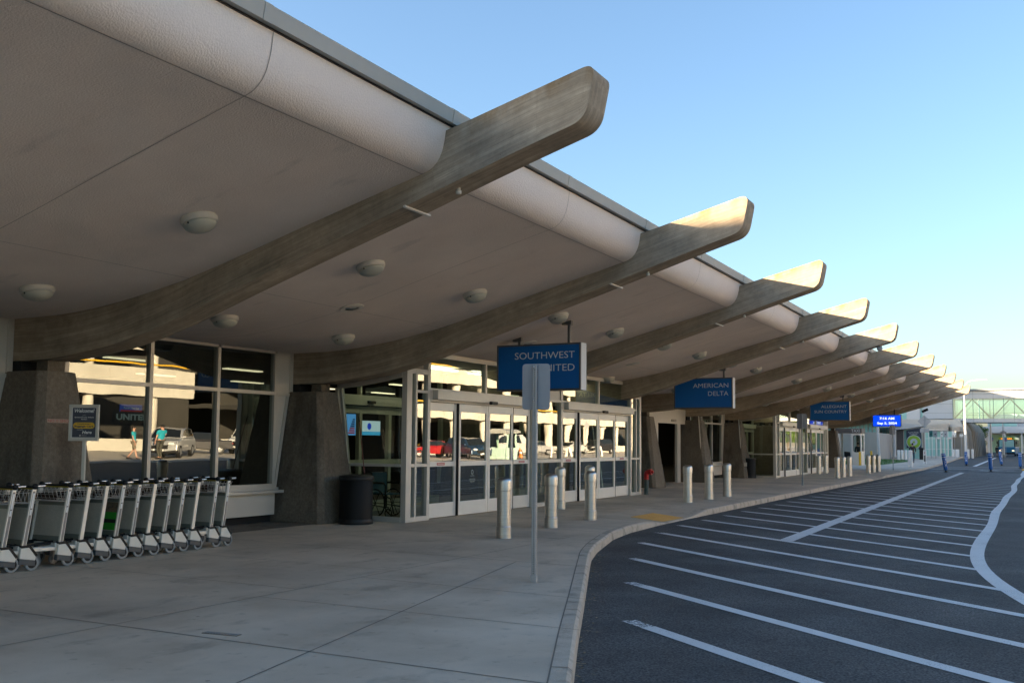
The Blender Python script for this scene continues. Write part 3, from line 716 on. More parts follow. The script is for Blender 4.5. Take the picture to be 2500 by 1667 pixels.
# service bay between two piers
y = Yk(4)
sb = MB(); sb.box(-13.15, -13.0, y+.75, y+3.3, 2.36, 2.95); sb.box(-13.15, -13.003, y+3.306, y+6.05, 2.36, 2.95); sv = tb(sb, 'service_bay', M['panel'])
sb = MB(); sb.box(-13.12, -13.02, y+5.05, y+5.45, 0, 2.36); tb(sb, 'jamb', M['panel'], sv); sb = MB(); sb.box(-13.3, -13.1, y+1.5, y+3.0, 0, 2.36); sb.box(-13.1, -13.06, y+1.9, y+1.95, 0, 2.36); sb.box(-13.1, -13.06, y+2.4, y+2.44, 0, 2.36); tb(sb, 'door_leaf', M['panel'], sv)
sb = MB(); sb.box(-14.6, -14.4, y, y+6, 0, 3.3); tb(sb, 'recess_wall', M['pier'], sv)
sb = MB(); sb.box(-13.0, -12.99, y+4.25, y+4.85, 2.44, 2.53); np_ = tb(sb, 'number_plate', plain('plate_dark', (.10, .09, .08), .5), sv)
sb = MB(); add_text(sb, '3 1008', .08, T(-12.987, y+4.30, 2.455) @ RZ(90) @ RX(90), fit=.5, hfit=.06, extrude=0); tb(sb, 'lettering', M['offwhite'], np_, fix=False)
# interior shell
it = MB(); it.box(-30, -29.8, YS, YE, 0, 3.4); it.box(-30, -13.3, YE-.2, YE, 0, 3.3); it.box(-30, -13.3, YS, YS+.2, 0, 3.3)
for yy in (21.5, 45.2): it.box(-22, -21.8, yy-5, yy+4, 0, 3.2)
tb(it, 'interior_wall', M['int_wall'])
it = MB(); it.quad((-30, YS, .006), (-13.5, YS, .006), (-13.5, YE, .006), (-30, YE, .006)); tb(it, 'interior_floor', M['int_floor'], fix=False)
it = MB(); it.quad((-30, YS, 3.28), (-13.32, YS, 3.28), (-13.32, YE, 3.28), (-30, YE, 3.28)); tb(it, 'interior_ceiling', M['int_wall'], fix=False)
it = MB()
for xl in (-17, -20.5, -24):
    for i in range(20): it.box(xl-.09, xl+.09, -4+i*3.4+(xl % 2), -2.8+i*3.4+(xl % 2), 3.24, 3.265)
tb(it, 'hall_strip_light', plain('hall_strip_light', (.8, .75, .6), .4, emit=(1.0, .86, .55), es=.22))

# --- entrance vestibules (local coordinates: origin at the near front corner)
def vestibule(loc, label):
    t = thing('entrance_vestibule', label, 'entrance', loc, 0, 'glazed entrance vestibules')
    def bld(mb, name, mat, parent=None, **k): return mb.build(name, mat, parent or t, **k)
    F0, F1 = -.06, .06
    def yy(v): return v-16.12
    def sz(x): return sofz(x-11.0)
    ZT = 3.40
    fr = MB()
    def bar(a, b, z0, z1, x0=F0, x1=F1): fr.box(x0, x1, yy(a), yy(b), z0, z1)
    bar(16.12, 16.30, 0, 3.0); bar(28.86, 29.0, 0, 3.0)
    bar(16.43, 16.49, 0, 3.0); bar(16.87, 16.97, 0, ZT); bar(28.08, 28.18, 0, ZT); bar(28.56, 28.62, 0, 3.0)
    bar(21.55, 21.66, 0, ZT); bar(23.19, 23.30, 0, ZT)
    for a, b in ((16.30, 16.43), (16.49, 16.87), (28.18, 28.56), (28.62, 28.86)):
        for z0, z1 in ((0, .09), (1.07, 1.13), (2.92, 3.0)): bar(a, b, z0, z1, F0+.004, F1-.004)
        bar(a, b, 2.55, 2.60, F0+.004, F1-.004) if (b-a) > .3 else None
    for a, b in ((16.97, 21.55), (23.30, 28.08)):
        bar(a, b, 3.30, ZT, F0+.004, F1-.004); bar(a, b, 2.60, 2.66, F0+.004, F1-.004)
        m = (a+b)/2; bar(m-.035, m+.035, 2.66, 3.30, F0+.002, F1-.002)
    for z0, z1 in ((0, .09), (1.07, 1.15), (2.60, 2.66), (3.30, ZT)): bar(21.66, 23.19, z0, z1, F0+.004, F1-.004)
    frame = bld(fr, 'front_frame', M['alu'])
    pn = MB(); pn.quad((0.02, yy(21.66), 2.66), (.02, yy(23.19), 2.66), (.02, yy(23.19), 3.3), (.02, yy(21.66), 3.3)); bld(pn, 'beige_panel', M['panel'], frame, fix=False); pn = MB(); pn.box(-.05, .05, .02, yy(16.86), 3.002, 3.02); bld(pn, 'top_cap', M['panel'], frame)
    tl = math.tan(R(.3))
    def pane(a, b, z0, z1, x=0.0, par=None, mat='glass_v'):
        g = MB(); q = lambda z: x+(z-1.6)*tl
        g.quad((q(z0), yy(a), z0), (q(z0), yy(b), z0), (q(z1), yy(b), z1), (q(z1), yy(a), z1)); bld(g, 'pane', M[mat], par or frame, fix=False)
    for a, b in ((16.30, 16.43), (16.49, 16.87), (28.18, 28.56), (28.62, 28.86)): pane(a, b, .09, 1.07); pane(a, b, 1.13, 2.92)
    for a, b in ((16.97, 21.55), (23.30, 28.08)): m = (a+b)/2; pane(a, m-.035, 2.66, 3.3); pane(m+.035, b, 2.66, 3.3)
    pane(21.66, 23.19, .09, 1.07); pane(21.66, 23.19, 1.15, 2.6)
    for (hy0, hy1), leaves in (((17.03, 21.53), (16.97, 18.11, 19.39, 20.58, 21.55)), ((23.36, 28.06), (23.30, 24.36, 25.68, 26.91, 28.08))):
        hd = MB(); hd.box(.065, .20, yy(hy0), yy(hy1), 2.43, 2.625); hd.box(-.06, .065, yy(hy0-.05), yy(hy1+.02), 2.385, 2.598); hdo = bld(hd, 'door_header', M['alu'], bevel=.008)
        m = (hy0+hy1)/2; sn = MB(); sn.box(.202, .28, yy(m)-.14, yy(m)+.14, 2.40, 2.47); bld(sn, 'motion_sensor', M['black'], hdo, bevel=.015)
        for i in range(4):
            a, b = leaves[i]+.008, leaves[i+1]-.008; x0, x1 = (-.05, -.005) if i in (0, 3) else (.0, .045)
            d = MB(); st = .085
            d.box(x0, x1, yy(a), yy(a)+st, .02, 2.38); d.box(x0, x1, yy(b)-st, yy(b), .02, 2.38)
            for z0, z1 in ((.02, .31), (1.06, 1.16), (2.21, 2.38)): d.box(x0+.003, x1-.003, yy(a)+st, yy(b)-st, z0, z1)
            dd = bld(d, 'sliding_door', M['alu_white'], bevel=.004)
            for z0, z1 in ((.31, 1.06), (1.16, 2.21)): pane(a+st, b-st, z0, z1, (x0+x1)/2, dd)
            lb = MB(); lx = x1+.002; c = (a+b)/2 + (-.05 if i < 2 else .05); lb.quad((lx, yy(c)-.15, 1.085), (lx, yy(c)+.15, 1.085), (lx, yy(c)+.15, 1.137), (lx, yy(c)-.15, 1.137))
            if i in (0, 3):
                lb.mi = 1
                for q in range(9): lb.quad((lx+.001, yy(c)-.12+q*.027, 1.10), (lx+.001, yy(c)-.105+q*.027, 1.10), (lx+.001, yy(c)-.105+q*.027, 1.122), (lx+.001, yy(c)-.12+q*.027, 1.122))
                bld(lb, 'warning_label', [plain('label_red', (.55, .10, .08), .6), M['white']], dd, fix=False)
            if i == 1:
                nl = MB(); Ml = T((x0+x1)/2+.012, yy(c)-.08, .72) @ RZ(90) @ RX(90)
                add_text(nl, 'NO PETS', .06, Ml @ T(.10, .10, 0), fit=.17, hfit=.035, align='CENTER', extrude=0); add_text(nl, 'SERVICE ANIMALS', .05, Ml @ T(.10, .03, 0), fit=.26, hfit=.03, align='CENTER', extrude=0); add_text(nl, 'WELCOME', .05, Ml @ T(.10, -.02, 0), fit=.2, hfit=.03, align='CENTER', extrude=0)
                nl.lathe([(.035, 0), (.05, 0)], n=16, M=(Ml).to_3x3(), c=(Ml @ T(.10, .20, 0)).translation, cap=False)
                bld(nl, 'notice_decal', plain('decal_pale', (.35, .42, .38), .6), dd, fix=False)
            if i in (0, 2):
                gs = MB(); gs.box(-.045, .05, yy(b)-.004, yy(b)+.02, .02, 2.38); bld(gs, 'door_gasket', M['black'], dd)
    # returns at both ends
    for e, (Y, nm) in enumerate(((16.14, 'near'), (28.98, 'far'))):
        f = MB(); y0, y1 = yy(Y)-.04, yy(Y)+.04
        xs_ = [-1.64, -1.2, -.8, -.4, -.06]; zt = [2.63, 2.66, 2.71, 2.77, 2.83]
        for (xa, za), (xb, zb) in zip(zip(xs_, zt), list(zip(xs_, zt))[1:]):
            f.hexa([(xa, y0, za), (xb, y0, zb), (xb, y1, zb), (xa, y1, za), (xa, y0, za+.09), (xb, y0, zb+.09), (xb, y1, zb+.09), (xa, y1, za+.09)])
        f.box(-1.44, -.06, y0+.004, y1-.004, 1.075, 1.13); f.box(-1.30, -.06, y0+.004, y1-.004, 0, .10)
        for q in (0, .11):
            f.hexa([(-1.36+q, y0, 0), (-1.30+q, y0, 0), (-1.30+q, y1, 0), (-1.36+q, y1, 0), (-1.70+q, y0, 2.65), (-1.64+q, y0, 2.65), (-1.64+q, y1, 2.65), (-1.70+q, y1, 2.65)])
        sfm = bld(f, 'side_frame', M['alu'])
        g = MB(); yc = yy(Y)
        g.quad((-1.19, yc, .1), (-.06, yc, .1), (-.06, yc, 1.075), (-1.33, yc, 1.075)); g.quad((-1.34, yc, 1.13), (-.06, yc, 1.13), (-.06, yc, 2.83), (-.4, yc, 2.77), (-.8, yc, 2.71), (-1.2, yc, 2.66), (-1.53, yc, 2.64))
        bld(g, 'pane', M['glass_side'], sfm, fix=False)
        u = MB(); u.add([(-2.2, yc, 2.72), (-1.64, yc, 2.72), (-.8, yc, 2.80), (-.06, yc, 2.92), (0.0, yc, 3.40), (-.8, yc, 3.32), (-2.2, yc, 3.29)], [tuple(range(7))]); bld(u, 'closure_panel', M['panel'], sfm, fix=False)
    # inner doors on the line of the main facade
    ind = MB(); xi = -2.3
    def ib(a, b, z0, z1): ind.box(xi-.05, xi+.05, yy(a), yy(b), z0, z1)
    edges = (17.0, 17.73, 18.85, 19.95, 21.1, 22.2, 23.3, 24.4, 25.5, 26.6, 27.7)
    for e_ in edges: ib(e_-.05, e_+.05, 0, 2.34)
    for a, b in zip(edges, edges[1:]):
        for z0, z1 in ((0, .25), (1.05, 1.16), (2.18, 2.34)): ind.box(xi-.046, xi+.046, yy(a)+.05, yy(b)-.05, z0, z1)
    ind.box(xi-.06, xi+.14, yy(16.9), yy(27.8), 2.36, 2.58); ind.box(xi-.05, xi+.05, yy(17.70), yy(17.76), 2.58, 3.28); ind.box(xi-.05, xi+.05, yy(21.0), yy(21.1), 2.58, 3.28)
    io = bld(ind, 'inner_door', plain('inner_door_cream', (.42, .42, .33), .5))
    s_ = MB(); s_.box(xi+.142, xi+.20, yy(17.83), yy(18.08), 2.40, 2.46); bld(s_, 'motion_sensor', M['black'], io)
    lt_ = MB(); [lt_.box(-1.35, -1.2, .9+q*1.9, 2.1+q*1.9, 3.235, 3.26) for q in range(6)]; bld(lt_, 'strip_light', plain('strip_light', (.8, .8, .7), .4, emit=(1.0, .95, .75), es=.9))
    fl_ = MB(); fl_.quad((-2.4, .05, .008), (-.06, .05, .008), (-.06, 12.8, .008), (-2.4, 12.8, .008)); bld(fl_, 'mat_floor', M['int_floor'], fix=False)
    return t
v1 = vestibule((-11.0, 16.12, 0), 'nearest glazed entrance vestibule with white sliding doors behind the steel bollards')
v2 = dup(v1, 'far glazed entrance vestibule with sliding doors beyond the second blue airline sign', (-11.0, 16.12+5*S, 0))

# ================================================================== THINGS UNDER THE CANOPY
def soff_angle(x): return math.atan2(sofz(x+.1)-sofz(x-.1), .2)
ORD = ['first', 'second', 'third', 'fourth', 'fifth', 'sixth', 'seventh', 'eighth', 'ninth', 'tenth', 'eleventh']
def make_lamp():
    t = thing('ceiling_lamp', '', 'lamp', group='round bulkhead lamps on the soffit')
    a = MB(); a.lathe([(.205, .0), (.205, -.035), (.19, -.062), (.18, -.066)], n=28); a.build('lamp_ring', M['lamp_ring'], t, auto=40)
    a = MB(); pr = [(.182*math.cos(i*math.pi/14), -.064-.095*math.sin(i*math.pi/14)) for i in range(7)] + [(.01, -.160)]
    a.lathe(pr, n=28); d = a.build('lamp_dome', M['lamp_dome'], t, smooth=True)
    a = MB()
    for i in range(9):
        f = i/9; an = R(-35); r = .16*math.cos(math.pi/2*(.35+.6*f)); z = -.066-.097*math.sin(math.pi/2*(.35+.6*f))
        c = Vector((r*math.cos(an), r*math.sin(an), z-.002)); tt = Vector((-math.sin(an), math.cos(an), 0))*.022; ww = Vector((math.cos(an), math.sin(an), -.4))*.004
        a.quad(c-tt-ww, c+tt-ww, c+tt+ww, c-tt+ww)
    a.build('louvre', M['lamp_ring'], d, fix=False)
    a = MB(); a.sphere((.0, -.176, -.085), .012, 8); a.build('screw', M['black'], d, smooth=True)
    return t
lamp0 = make_lamp(); firstlamp = True
for k in range(-1, 10):
    for row, x in (('outer', -8.2), ('inner', -10.9)):
        for pos, dy in (('near', 1.93), ('far', 4.83)):
            nm = 'dome lamp on the soffit behind the %s beam' % ORD[k] if k >= 0 else 'dome lamp on the soffit in front of the first beam'
            lab = '%s, %s row, %s of pair' % (nm, row, pos)
            loc = (x, Yk(k)+dy, sofz(x)-.002)
            if firstlamp: o = lamp0; o.location = loc; o['label'] = lab; firstlamp = False
            else: o = dup(lamp0, lab, loc)
            o.rotation_euler = (0, -soff_angle(x), 0)
sp0 = None
for k in range(0, 9):
    lab = 'flat round speaker grille set in the soffit %s' % ('in front of the first beam' if k < 0 else 'behind the %s beam' % ORD[k])
    loc = (-9.55, Yk(k)+3.30, sofz(-9.55)-.004)
    if sp0 is None:
        sp0 = thing('ceiling_speaker', lab, 'speaker', loc, group='round speaker grilles in the soffit')
        a = MB(); a.lathe([(.19, .0), (.19, -.012), (.165, -.018), (.11, -.016)], n=28, cap=False); a.build('trim_ring', M['offwhite'], sp0, auto=40)
        a = MB(); a.lathe([(.115, -.006), (.01, -.008)], n=24); a.build('grille', M['panel'], sp0, smooth=True)
        o = sp0
    else: o = dup(sp0, lab, loc)
    o.rotation_euler = (0, -soff_angle(-9.55), 0)

def hanging_sign(x0, x1, y, z0, z1, lines, posts, label, D=.30):
    t = thing('hanging_sign', label, 'sign', ((x0+x1)/2, y+D/2, z1), group='blue airline signs hanging from the soffit')
    def b(mb, n, m, p=None, **k): return mb.build(n, m, p or t, world=True, **k)
    f = MB(); w = .035
    for yy in (y, y+D-.03):
        f.box(x0, x1, yy, yy+.03, z1-w, z1); f.box(x0, x1, yy, yy+.03, z0, z0+w); f.box(x0, x0+w, yy, yy+.03, z0+w, z1-w); f.box(x1-w, x1, yy, yy+.03, z0+w, z1-w)
    f.box(x0, x1, y+.03, y+D-.03, z1-.02, z1-.002); f.box(x0, x1, y+.03, y+D-.03, z0+.002, z0+.02)
    b(f, 'frame', M['sign_frame'], bevel=.004)
    for xx in (x0-.001, x1-.014):
        s = MB(); s.box(xx, xx+.015, y+.031, y+D*.68, z0+.002, z1-.002); s.box(xx, xx+.013, y+D*.68, y+D*.69, z0+.002, z1-.002); s.box(xx, xx+.015, y+D*.69, y+D-.031, z0+.002, z1-.002)
        b(s, 'side_panel', M['sign_side'])
    for yy, fl in ((y+.012, 1), (y+D-.012, -1)):
        p = MB(); q = [(x0+w, yy, z0+w), (x1-w, yy, z0+w), (x1-w, yy, z1-w), (x0+w, yy, z1-w)]; p.add(q, [(0, 1, 2, 3) if fl == 1 else (3, 2, 1, 0)])
        fc = b(p, 'face', M['sign_blue'], fix=False)
        if fl == 1:
            for s_, zz, hh, wid in lines:
                l = MB(); add_text(l, s_, hh*1.4, T(x1-.135, yy-.003, zz) @ FACE, fit=wid, hfit=hh, align='RIGHT', offset=-.0008, extrude=.001); b(l, 'lettering', M['letter'], fc, fix=False)
    for px in posts:
        p = MB(); zc = sofz(px); yc = y+D/2
        p.box(px-.025, px+.025, yc-.025, yc+.025, z1-.01, zc-.04); b(p, 'hanger_post', M['sign_frame'])
        p = MB(); p.hexa([(px-.14, yc-.05, zc-.075), (px+.06, yc-.05, zc-.075), (px+.06, yc+.05, zc-.075), (px-.14, yc+.05, zc-.075)] + [(px-.14, yc-.05, sofz(px-.14)+.01), (px+.06, yc-.05, sofz(px+.06)+.01), (px+.06, yc+.05, sofz(px+.06)+.01), (px-.14, yc+.05, sofz(px-.14)+.01)])
        b(p, 'mounting_block', M['sign_frame'])
    return t
hanging_sign(-9.87, -7.98, 17.8, 2.615, 3.555, [('SOUTHWEST', 3.255, .135, 1.34), ('UNITED', 3.0, .135, .82)], (-8.30, -9.42), 'hanging blue sign reading SOUTHWEST UNITED above the nearest bollards')
hanging_sign(-10.22, -8.34, 30.0, 2.67, 3.615, [('AMERICAN', 3.31, .135, 1.12), ('DELTA', 3.06, .135, .64)], (-8.65, -9.77), 'hanging blue sign reading AMERICAN DELTA behind the fourth beam')
hanging_sign(-10.06, -8.17, 50.0, 2.74, 3.68, [('ALLEGIANT', 3.36, .135, 1.20), ('SUN COUNTRY', 3.11, .135, 1.53)], (-8.49, -9.62), 'hanging blue sign reading ALLEGIANT SUN COUNTRY in front of the far vestibule')
# LED clock
t = thing('clock_display', 'bright blue hanging display showing 7:16 AM and Sep 5, 2024', 'display', (-8.9, 69.1, 3.55))
b_ = lambda mb, n, m, p=None, **k: mb.build(n, m, p or t, world=True, **k)
a = MB(); a.box(-9.83, -8.05, 69.0, 69.28, 2.77, 3.55); cs = b_(a, 'casing', M['sign_frame'], bevel=.01)
a = MB(); a.quad((-9.79, 68.99, 2.81), (-8.09, 68.99, 2.81), (-8.09, 68.99, 3.51), (-9.79, 68.99, 3.51)); scn = b_(a, 'screen', M['led_blue'], fix=False)
a = MB(); add_text(a, '7:16 AM', .2, T(-8.93, 68.985, 3.235) @ FACE, fit=.92, hfit=.17, align='CENTER', offset=.008); add_text(a, 'Sep 5, 2024', .2, T(-8.93, 68.985, 2.885) @ FACE, fit=1.22, hfit=.20, align='CENTER', offset=.008); b_(a, 'lettering', M['led_white'], scn, fix=False)
for x in (-8.48, -9.38):
    a = MB(); a.box(x-.03, x+.03, 69.1, 69.16, 3.55, sofz(x)); b_(a, 'hanger_post', M['black'])

# --- bollards
def make_bollard():
    t = thing('bollard', '', 'bollard', group='brushed steel bollards on the pavement')
    a = MB()
    a.lathe([(.128, 0), (.128, .005), (.126, .01), (.126, .185), (.121, .195), (.118, .2)], n=28); a.build('base_collar', M['steel'], t, auto=14)
    a = MB(); a.lathe([(.117, .195), (.117, .78)], n=28, cap=False); a.build('shaft', M['steel'], t, auto=14)
    a = MB(); a.lathe([(.118, .775), (.124, .777), (.127, .782), (.127, .925), (.1235, .948), (.112, .968), (.092, .985), (.06, .997), (.01, 1.0)], n=28); a.build('cap', M['steel'], t, auto=26)
    return t
BL = [((-7.88, 14.5), 'steel bollard nearest the camera, left of the perforated sign post'), ((-8.10, 16.74), 'steel bollard right of the perforated sign post, outer of the overlapping pair'), ((-10.16, 21.5), 'steel bollard close to the sliding doors, behind the second bollard'),
      ((-8.23, 18.87), 'third steel bollard along the kerb, left of the yellow tactile mat'), ((-10.2, 23.35), 'steel bollard close to the doors, hidden behind the third kerb bollard'),
      ((-8.42, 25.82), 'first of three steel bollards past the red standpipe'), ((-8.40, 27.66), 'middle one of three steel bollards past the red standpipe'), ((-8.37, 29.42), 'last of three steel bollards past the red standpipe'),
      ((-10.63, 55.0), 'bollard in front of the far vestibule doors, nearer of two'), ((-10.64, 57.0), 'bollard in front of the far vestibule doors, farther of two'),
      ((-8.6, 48.9), 'first of three bollards below the ALLEGIANT sign'), ((-8.6, 50.5), 'middle of three bollards below the ALLEGIANT sign'), ((-8.6, 52.3), 'last of three bollards below the ALLEGIANT sign'),
      ((-8.66, 58.9), 'first of three bollards in front of the taxi booth'), ((-8.65, 60.7), 'middle of three bollards in front of the taxi booth'), ((-8.64, 62.6), 'last of three bollards in front of the taxi booth')]
bo0 = make_bollard()
for i, ((x, y), lab) in enumerate(BL):
    if i == 0: o = bo0; o.location = (x, y, 0); o['label'] = lab
    else: o = dup(bo0, lab, (x, y, 0), rz=random.uniform(0, 6))
# pale far bollards
PB = [((-8.45, 77.3), 1.22, 'tall pale bollard left of the man with the backpack'), ((-13.4, 112), 1.05, 'first of four pale bollards in the row behind the walking man'), ((-13.1, 112.3), 1.05, 'second of four pale bollards in the row behind the walking man'), ((-12.75, 112.6), 1.05, 'third of four pale bollards in the row behind the walking man'), ((-12.3, 113), 1.05, 'last of four pale bollards in the row behind the walking man'),
      ((-10.8, 149.9), 1.05, 'pale bollard by the glass entrance, alone beside the door'), ((-10.35, 148.5), 1.05, 'pale bollard in front of the beige wall, left of a pair'), ((-10.05, 147.5), 1.05, 'pale bollard in front of the beige wall, right of a pair'), ((-8.75, 146.5), 1.1, 'pale bollard at the corner of the ribbed beige wall'), ((-8.3, 148), 1.1, 'pale bollard just past the corner of the ribbed beige wall')]
pb0 = None
for (x, y), h, lab in PB:
    if pb0 is None:
        pb0 = thing('concrete_bollard', lab, 'bollard', (x, y, 0), group='pale bollards far along the pavement')
        a = MB(); a.lathe([(.15, -.2), (.15, .93), (.14, .965), (.11, .99), (.05, 1.0)], n=18); a.build('post', M['white'], pb0, auto=35); o = pb0
    else: o = dup(pb0, lab, (x, y, 0))
    o.scale = (1, 1, h)

# --- perforated sign posts seen from behind
def sign_post(loc, h, pw, ph, zc, label, rz=0, shape='rect', mirror=False):
    t = thing('sign_post', label, 'sign', loc, rz, 'traffic sign posts seen from behind')
    a = MB(); w = .026
    a.box(-w, w, -w, w, .05, h); p = a.build('post', M['galv'], t, bevel=.004)
    a = MB(); a.box(-w-.008, w+.008, -w-.008, w+.008, 0, .075); a.build('anchor_sleeve', M['galv'], p, bevel=.003)
    a = MB(); n = int((h-.12)/.0254)
    for i in range(n):
        z = .1+i*.0254
        a.lathe([(.0055, 0), (.002, .0006)], n=8, M=RX(90).to_3x3(), c=(0, -w-.0012, z)); a.lathe([(.0055, 0), (.002, .0006)], n=8, M=RY(90).to_3x3(), c=(w+.0012, 0, z))
    a.build('perforation', M['dark'], p, fix=False) if h < 3 and loc[1] < 50 else None
    a = MB(); r = .04
    if shape == 'rect':
        pts = []
        for cx, cz, a0 in ((pw/2-r, ph/2-r, 0), (-pw/2+r, ph/2-r, 90), (-pw/2+r, -ph/2+r, 180), (pw/2-r, -ph/2+r, 270)):
            for q in range(6): an = R(a0+q*18); pts.append((cx+r*math.cos(an), zc+cz+r*math.sin(an)))
    else: pts = [(pw/2, zc), (0, zc+ph/2), (-pw/2, zc), (0, zc-ph/2)]
    yb = w+.003
    a.prism_y(pts, yb, yb+.004); pl = a.build('sign_plate', M['galv_plate'], t)
    a = MB()
    for z in (zc+ph*.42, zc-ph*.30): a.lathe([(.012, 0), (.012, .012), (.004, .016)], n=8, M=RX(90).to_3x3(), c=(-.012, -w-.001, z))
    a.build('bolt', M['chrome'], pl, smooth=True)
    return t
sign_post((-5.13, 10.17, 0), 2.47, .335, .53, 2.22, 'blank grey back of a sign on the nearest perforated steel post', rz=R(8))
sign_post((-8.17, 39.1, 0), 2.75, .38, .58, 2.465, 'grey back of a sign on a thin post before the far vestibule', rz=0)
sign_post((-8.33, 66.8, 0), 2.85, .34, .59, 2.53, 'grey back of a sign in front of the clock display', rz=R(14))
d = sign_post((-8.83, 91.5, 0), 4.1, 1.1, 1.06, 3.62, 'large grey diamond sign back with a plate below it', shape='diamond')
a = MB(); a.box(-.36, .36, .03, .034, 2.66, 2.99); a.build('lower_plate', M['galv_plate'], d)
a = MB(); a.box(-.3, .3, .0, .029, 3.80, 3.83); a.box(-.3, .3, .0, .029, 3.42, 3.45); a.build('brace', M['galv'], d)

# --- red standpipe
t = thing('standpipe', 'red fire standpipe elbow on a worn green pipe beside the vestibule', 'standpipe', (-10.76, 28.97, 0))
a = MB(); a.tube([(0, 0, 0), (0, 0, .47)], .068, 16); a.build('pipe', M['green_dark'], t, auto=40)
a = MB(); a.tube([(0, 0, .46), (0, 0, .62), (.02, 0, .67), (.06, 0, .695), (.14, 0, .70)], .078, 16); a.tube([(.13, 0, .70), (.17, 0, .70)], .095, 16); a.tube([(.17, 0, .70), (.22, 0, .70)], .05, 12); a.lathe([(.072, .46), (.085, .47), (.085, .49), (.072, .50)], n=16); a.build('elbow', M['red'], t, auto=40)
a = MB(); a.box(.15, .165, -.13, .13, .69, .71); a.box(.215, .235, -.03, .03, .67, .73); a.build('coupling_lug', M['red'], t, bevel=.004)
# --- tactile mat
t = MB(); c = (-7.62, 21.35); mm = MB()
mm.box(-.42, .42, -.70, .70, 0, .012)
for i in range(16):
    for j in range(27):
        x = -.375+i*.05; y = -.65+j*.05
        mm.lathe([(.018, .012), (.013, .018)], (x, y, 0), 6)
o = mm.build('tactile_mat', M['tactile'])
o.matrix_world = T(c[0], c[1], -.094) @ RY(5.9)
tag(o, 'yellow bumpy tactile paving mat at the kerb ramp', 'tactile paving')
# --- drain
t = thing('floor_drain', 'small rectangular drain grating in the pavement near the carts', 'drain', (-5.95, 6.14, 0), R(8))
a = MB(); a.box(-.17, .17, -.035, .035, 0, .005); a.build('frame', M['joint'], t)
a = MB()
for i in range(12): a.box(-.16+i*.0275, -.145+i*.0275, -.028, .028, .0055, .008)
a.build('grating', M['galv'], t)

# --- litter bins
def make_bin():
    t = thing('litter_bin', '', 'litter bin', group='black perforated litter bins')
    a = MB(); a.lathe([(.30, .035), (.318, .045), (.318, .85), (.31, .86)], n=36); bd = a.build('drum', M['black_mesh'], t, auto=40)
    a = MB(); a.lathe([(.29, 0), (.325, 0), (.330, .01), (.330, .07), (.322, .085), (.322, .10), (.318, .10)], n=36); a.build('base_ring', M['black'], t, auto=40)
    a = MB(); a.lathe([(.318, .83), (.333, .835), (.336, .85), (.336, .885), (.325, .905), (.315, .91), (.20, .935), (.17, .93), (.165, .87)], n=36, cap=False); a.build('lid', M['black'], t, auto=40)
    a = MB(); a.lathe([(.25, .80), (.001, .80)], n=24); a.build('liner', M['dark'], t)
    return t
m_, t_, b__ = new_mat('black_mesh'); 
N = t_.nodes; tc = N.new('ShaderNodeTexCoord'); sepx = N.new('ShaderNodeSeparateXYZ'); at_ = N.new('ShaderNodeMath'); at_.operation = 'ARCTAN2'; t_.links.new(tc.outputs['Object'], sepx.inputs[0]); t_.links.new(sepx.outputs[0], at_.inputs[0]); t_.links.new(sepx.outputs[1], at_.inputs[1])
cmb = N.new('ShaderNodeCombineXYZ'); ml = N.new('ShaderNodeMath'); ml.operation = 'MULTIPLY'; ml.inputs[1].default_value = .318; t_.links.new(at_.outputs[0], ml.inputs[0]); t_.links.new(ml.outputs[0], cmb.inputs[0]); t_.links.new(sepx.outputs[2], cmb.inputs[1])
vo = N.new('ShaderNodeTexVoronoi'); vo.inputs['Scale'].default_value = 70; vo.inputs['Randomness'].default_value = 0.0; vo.voronoi_dimensions = '2D'; t_.links.new(cmb.outputs[0], vo.inputs['Vector'])
cr = N.new('ShaderNodeValToRGB'); cr.color_ramp.elements[0].position = .38; cr.color_ramp.elements[1].position = .46; cr.color_ramp.elements[0].color = (.003, .003, .003, 1); cr.color_ramp.elements[1].color = (.007, .007, .007, 1); t_.links.new(vo.outputs['Distance'], cr.inputs[0]); t_.links.new(cr.outputs[0], b__.inputs['Base Color']); b__.inputs['Roughness'].default_value = .6; b__.inputs['Specular IOR Level'].default_value = .25
M['black_mesh'] = m_
bn = make_bin(); bn.location = (-11.60, 15.42, 0); bn['label'] = 'black litter bin beside the pier at the nearest vestibule'
dup(bn, 'black litter bin behind the bollards, right of the second pier', (-12.70, 41.3, 0), rz=1)
dup(bn, 'black litter bin at the corner of the far vestibule', (-12.05, 46.0, 0), rz=2)
for (p, q, lab, c) in (((-11.72, 15.62, 2.04), (-11.46, 15.50, .86), 'thin red pole standing in the nearest litter bin', 'red'), ((-12.25, 46.1, 1.65), (-11.98, 46.0, .86), 'thin pole standing in the litter bin at the far vestibule', 'galv')):
    t = thing('litter_picker', lab, 'litter picker', q)
    a = MB(); a.tube([p, q, (q[0]+.03, q[1], .5)], .009, 8); a.build('pole', plain('pole_paint', (.16, .05, .04), .5) if c == 'red' else M['galv'], t, world=True, smooth=True)
    a = MB(); pv_ = Vector(p); qv = Vector(q); d = (pv_-qv).normalized(); a.tube([pv_-d*.1, pv_+d*.01], .013, 8); a.build('grip', M['black'], t, world=True, smooth=True)

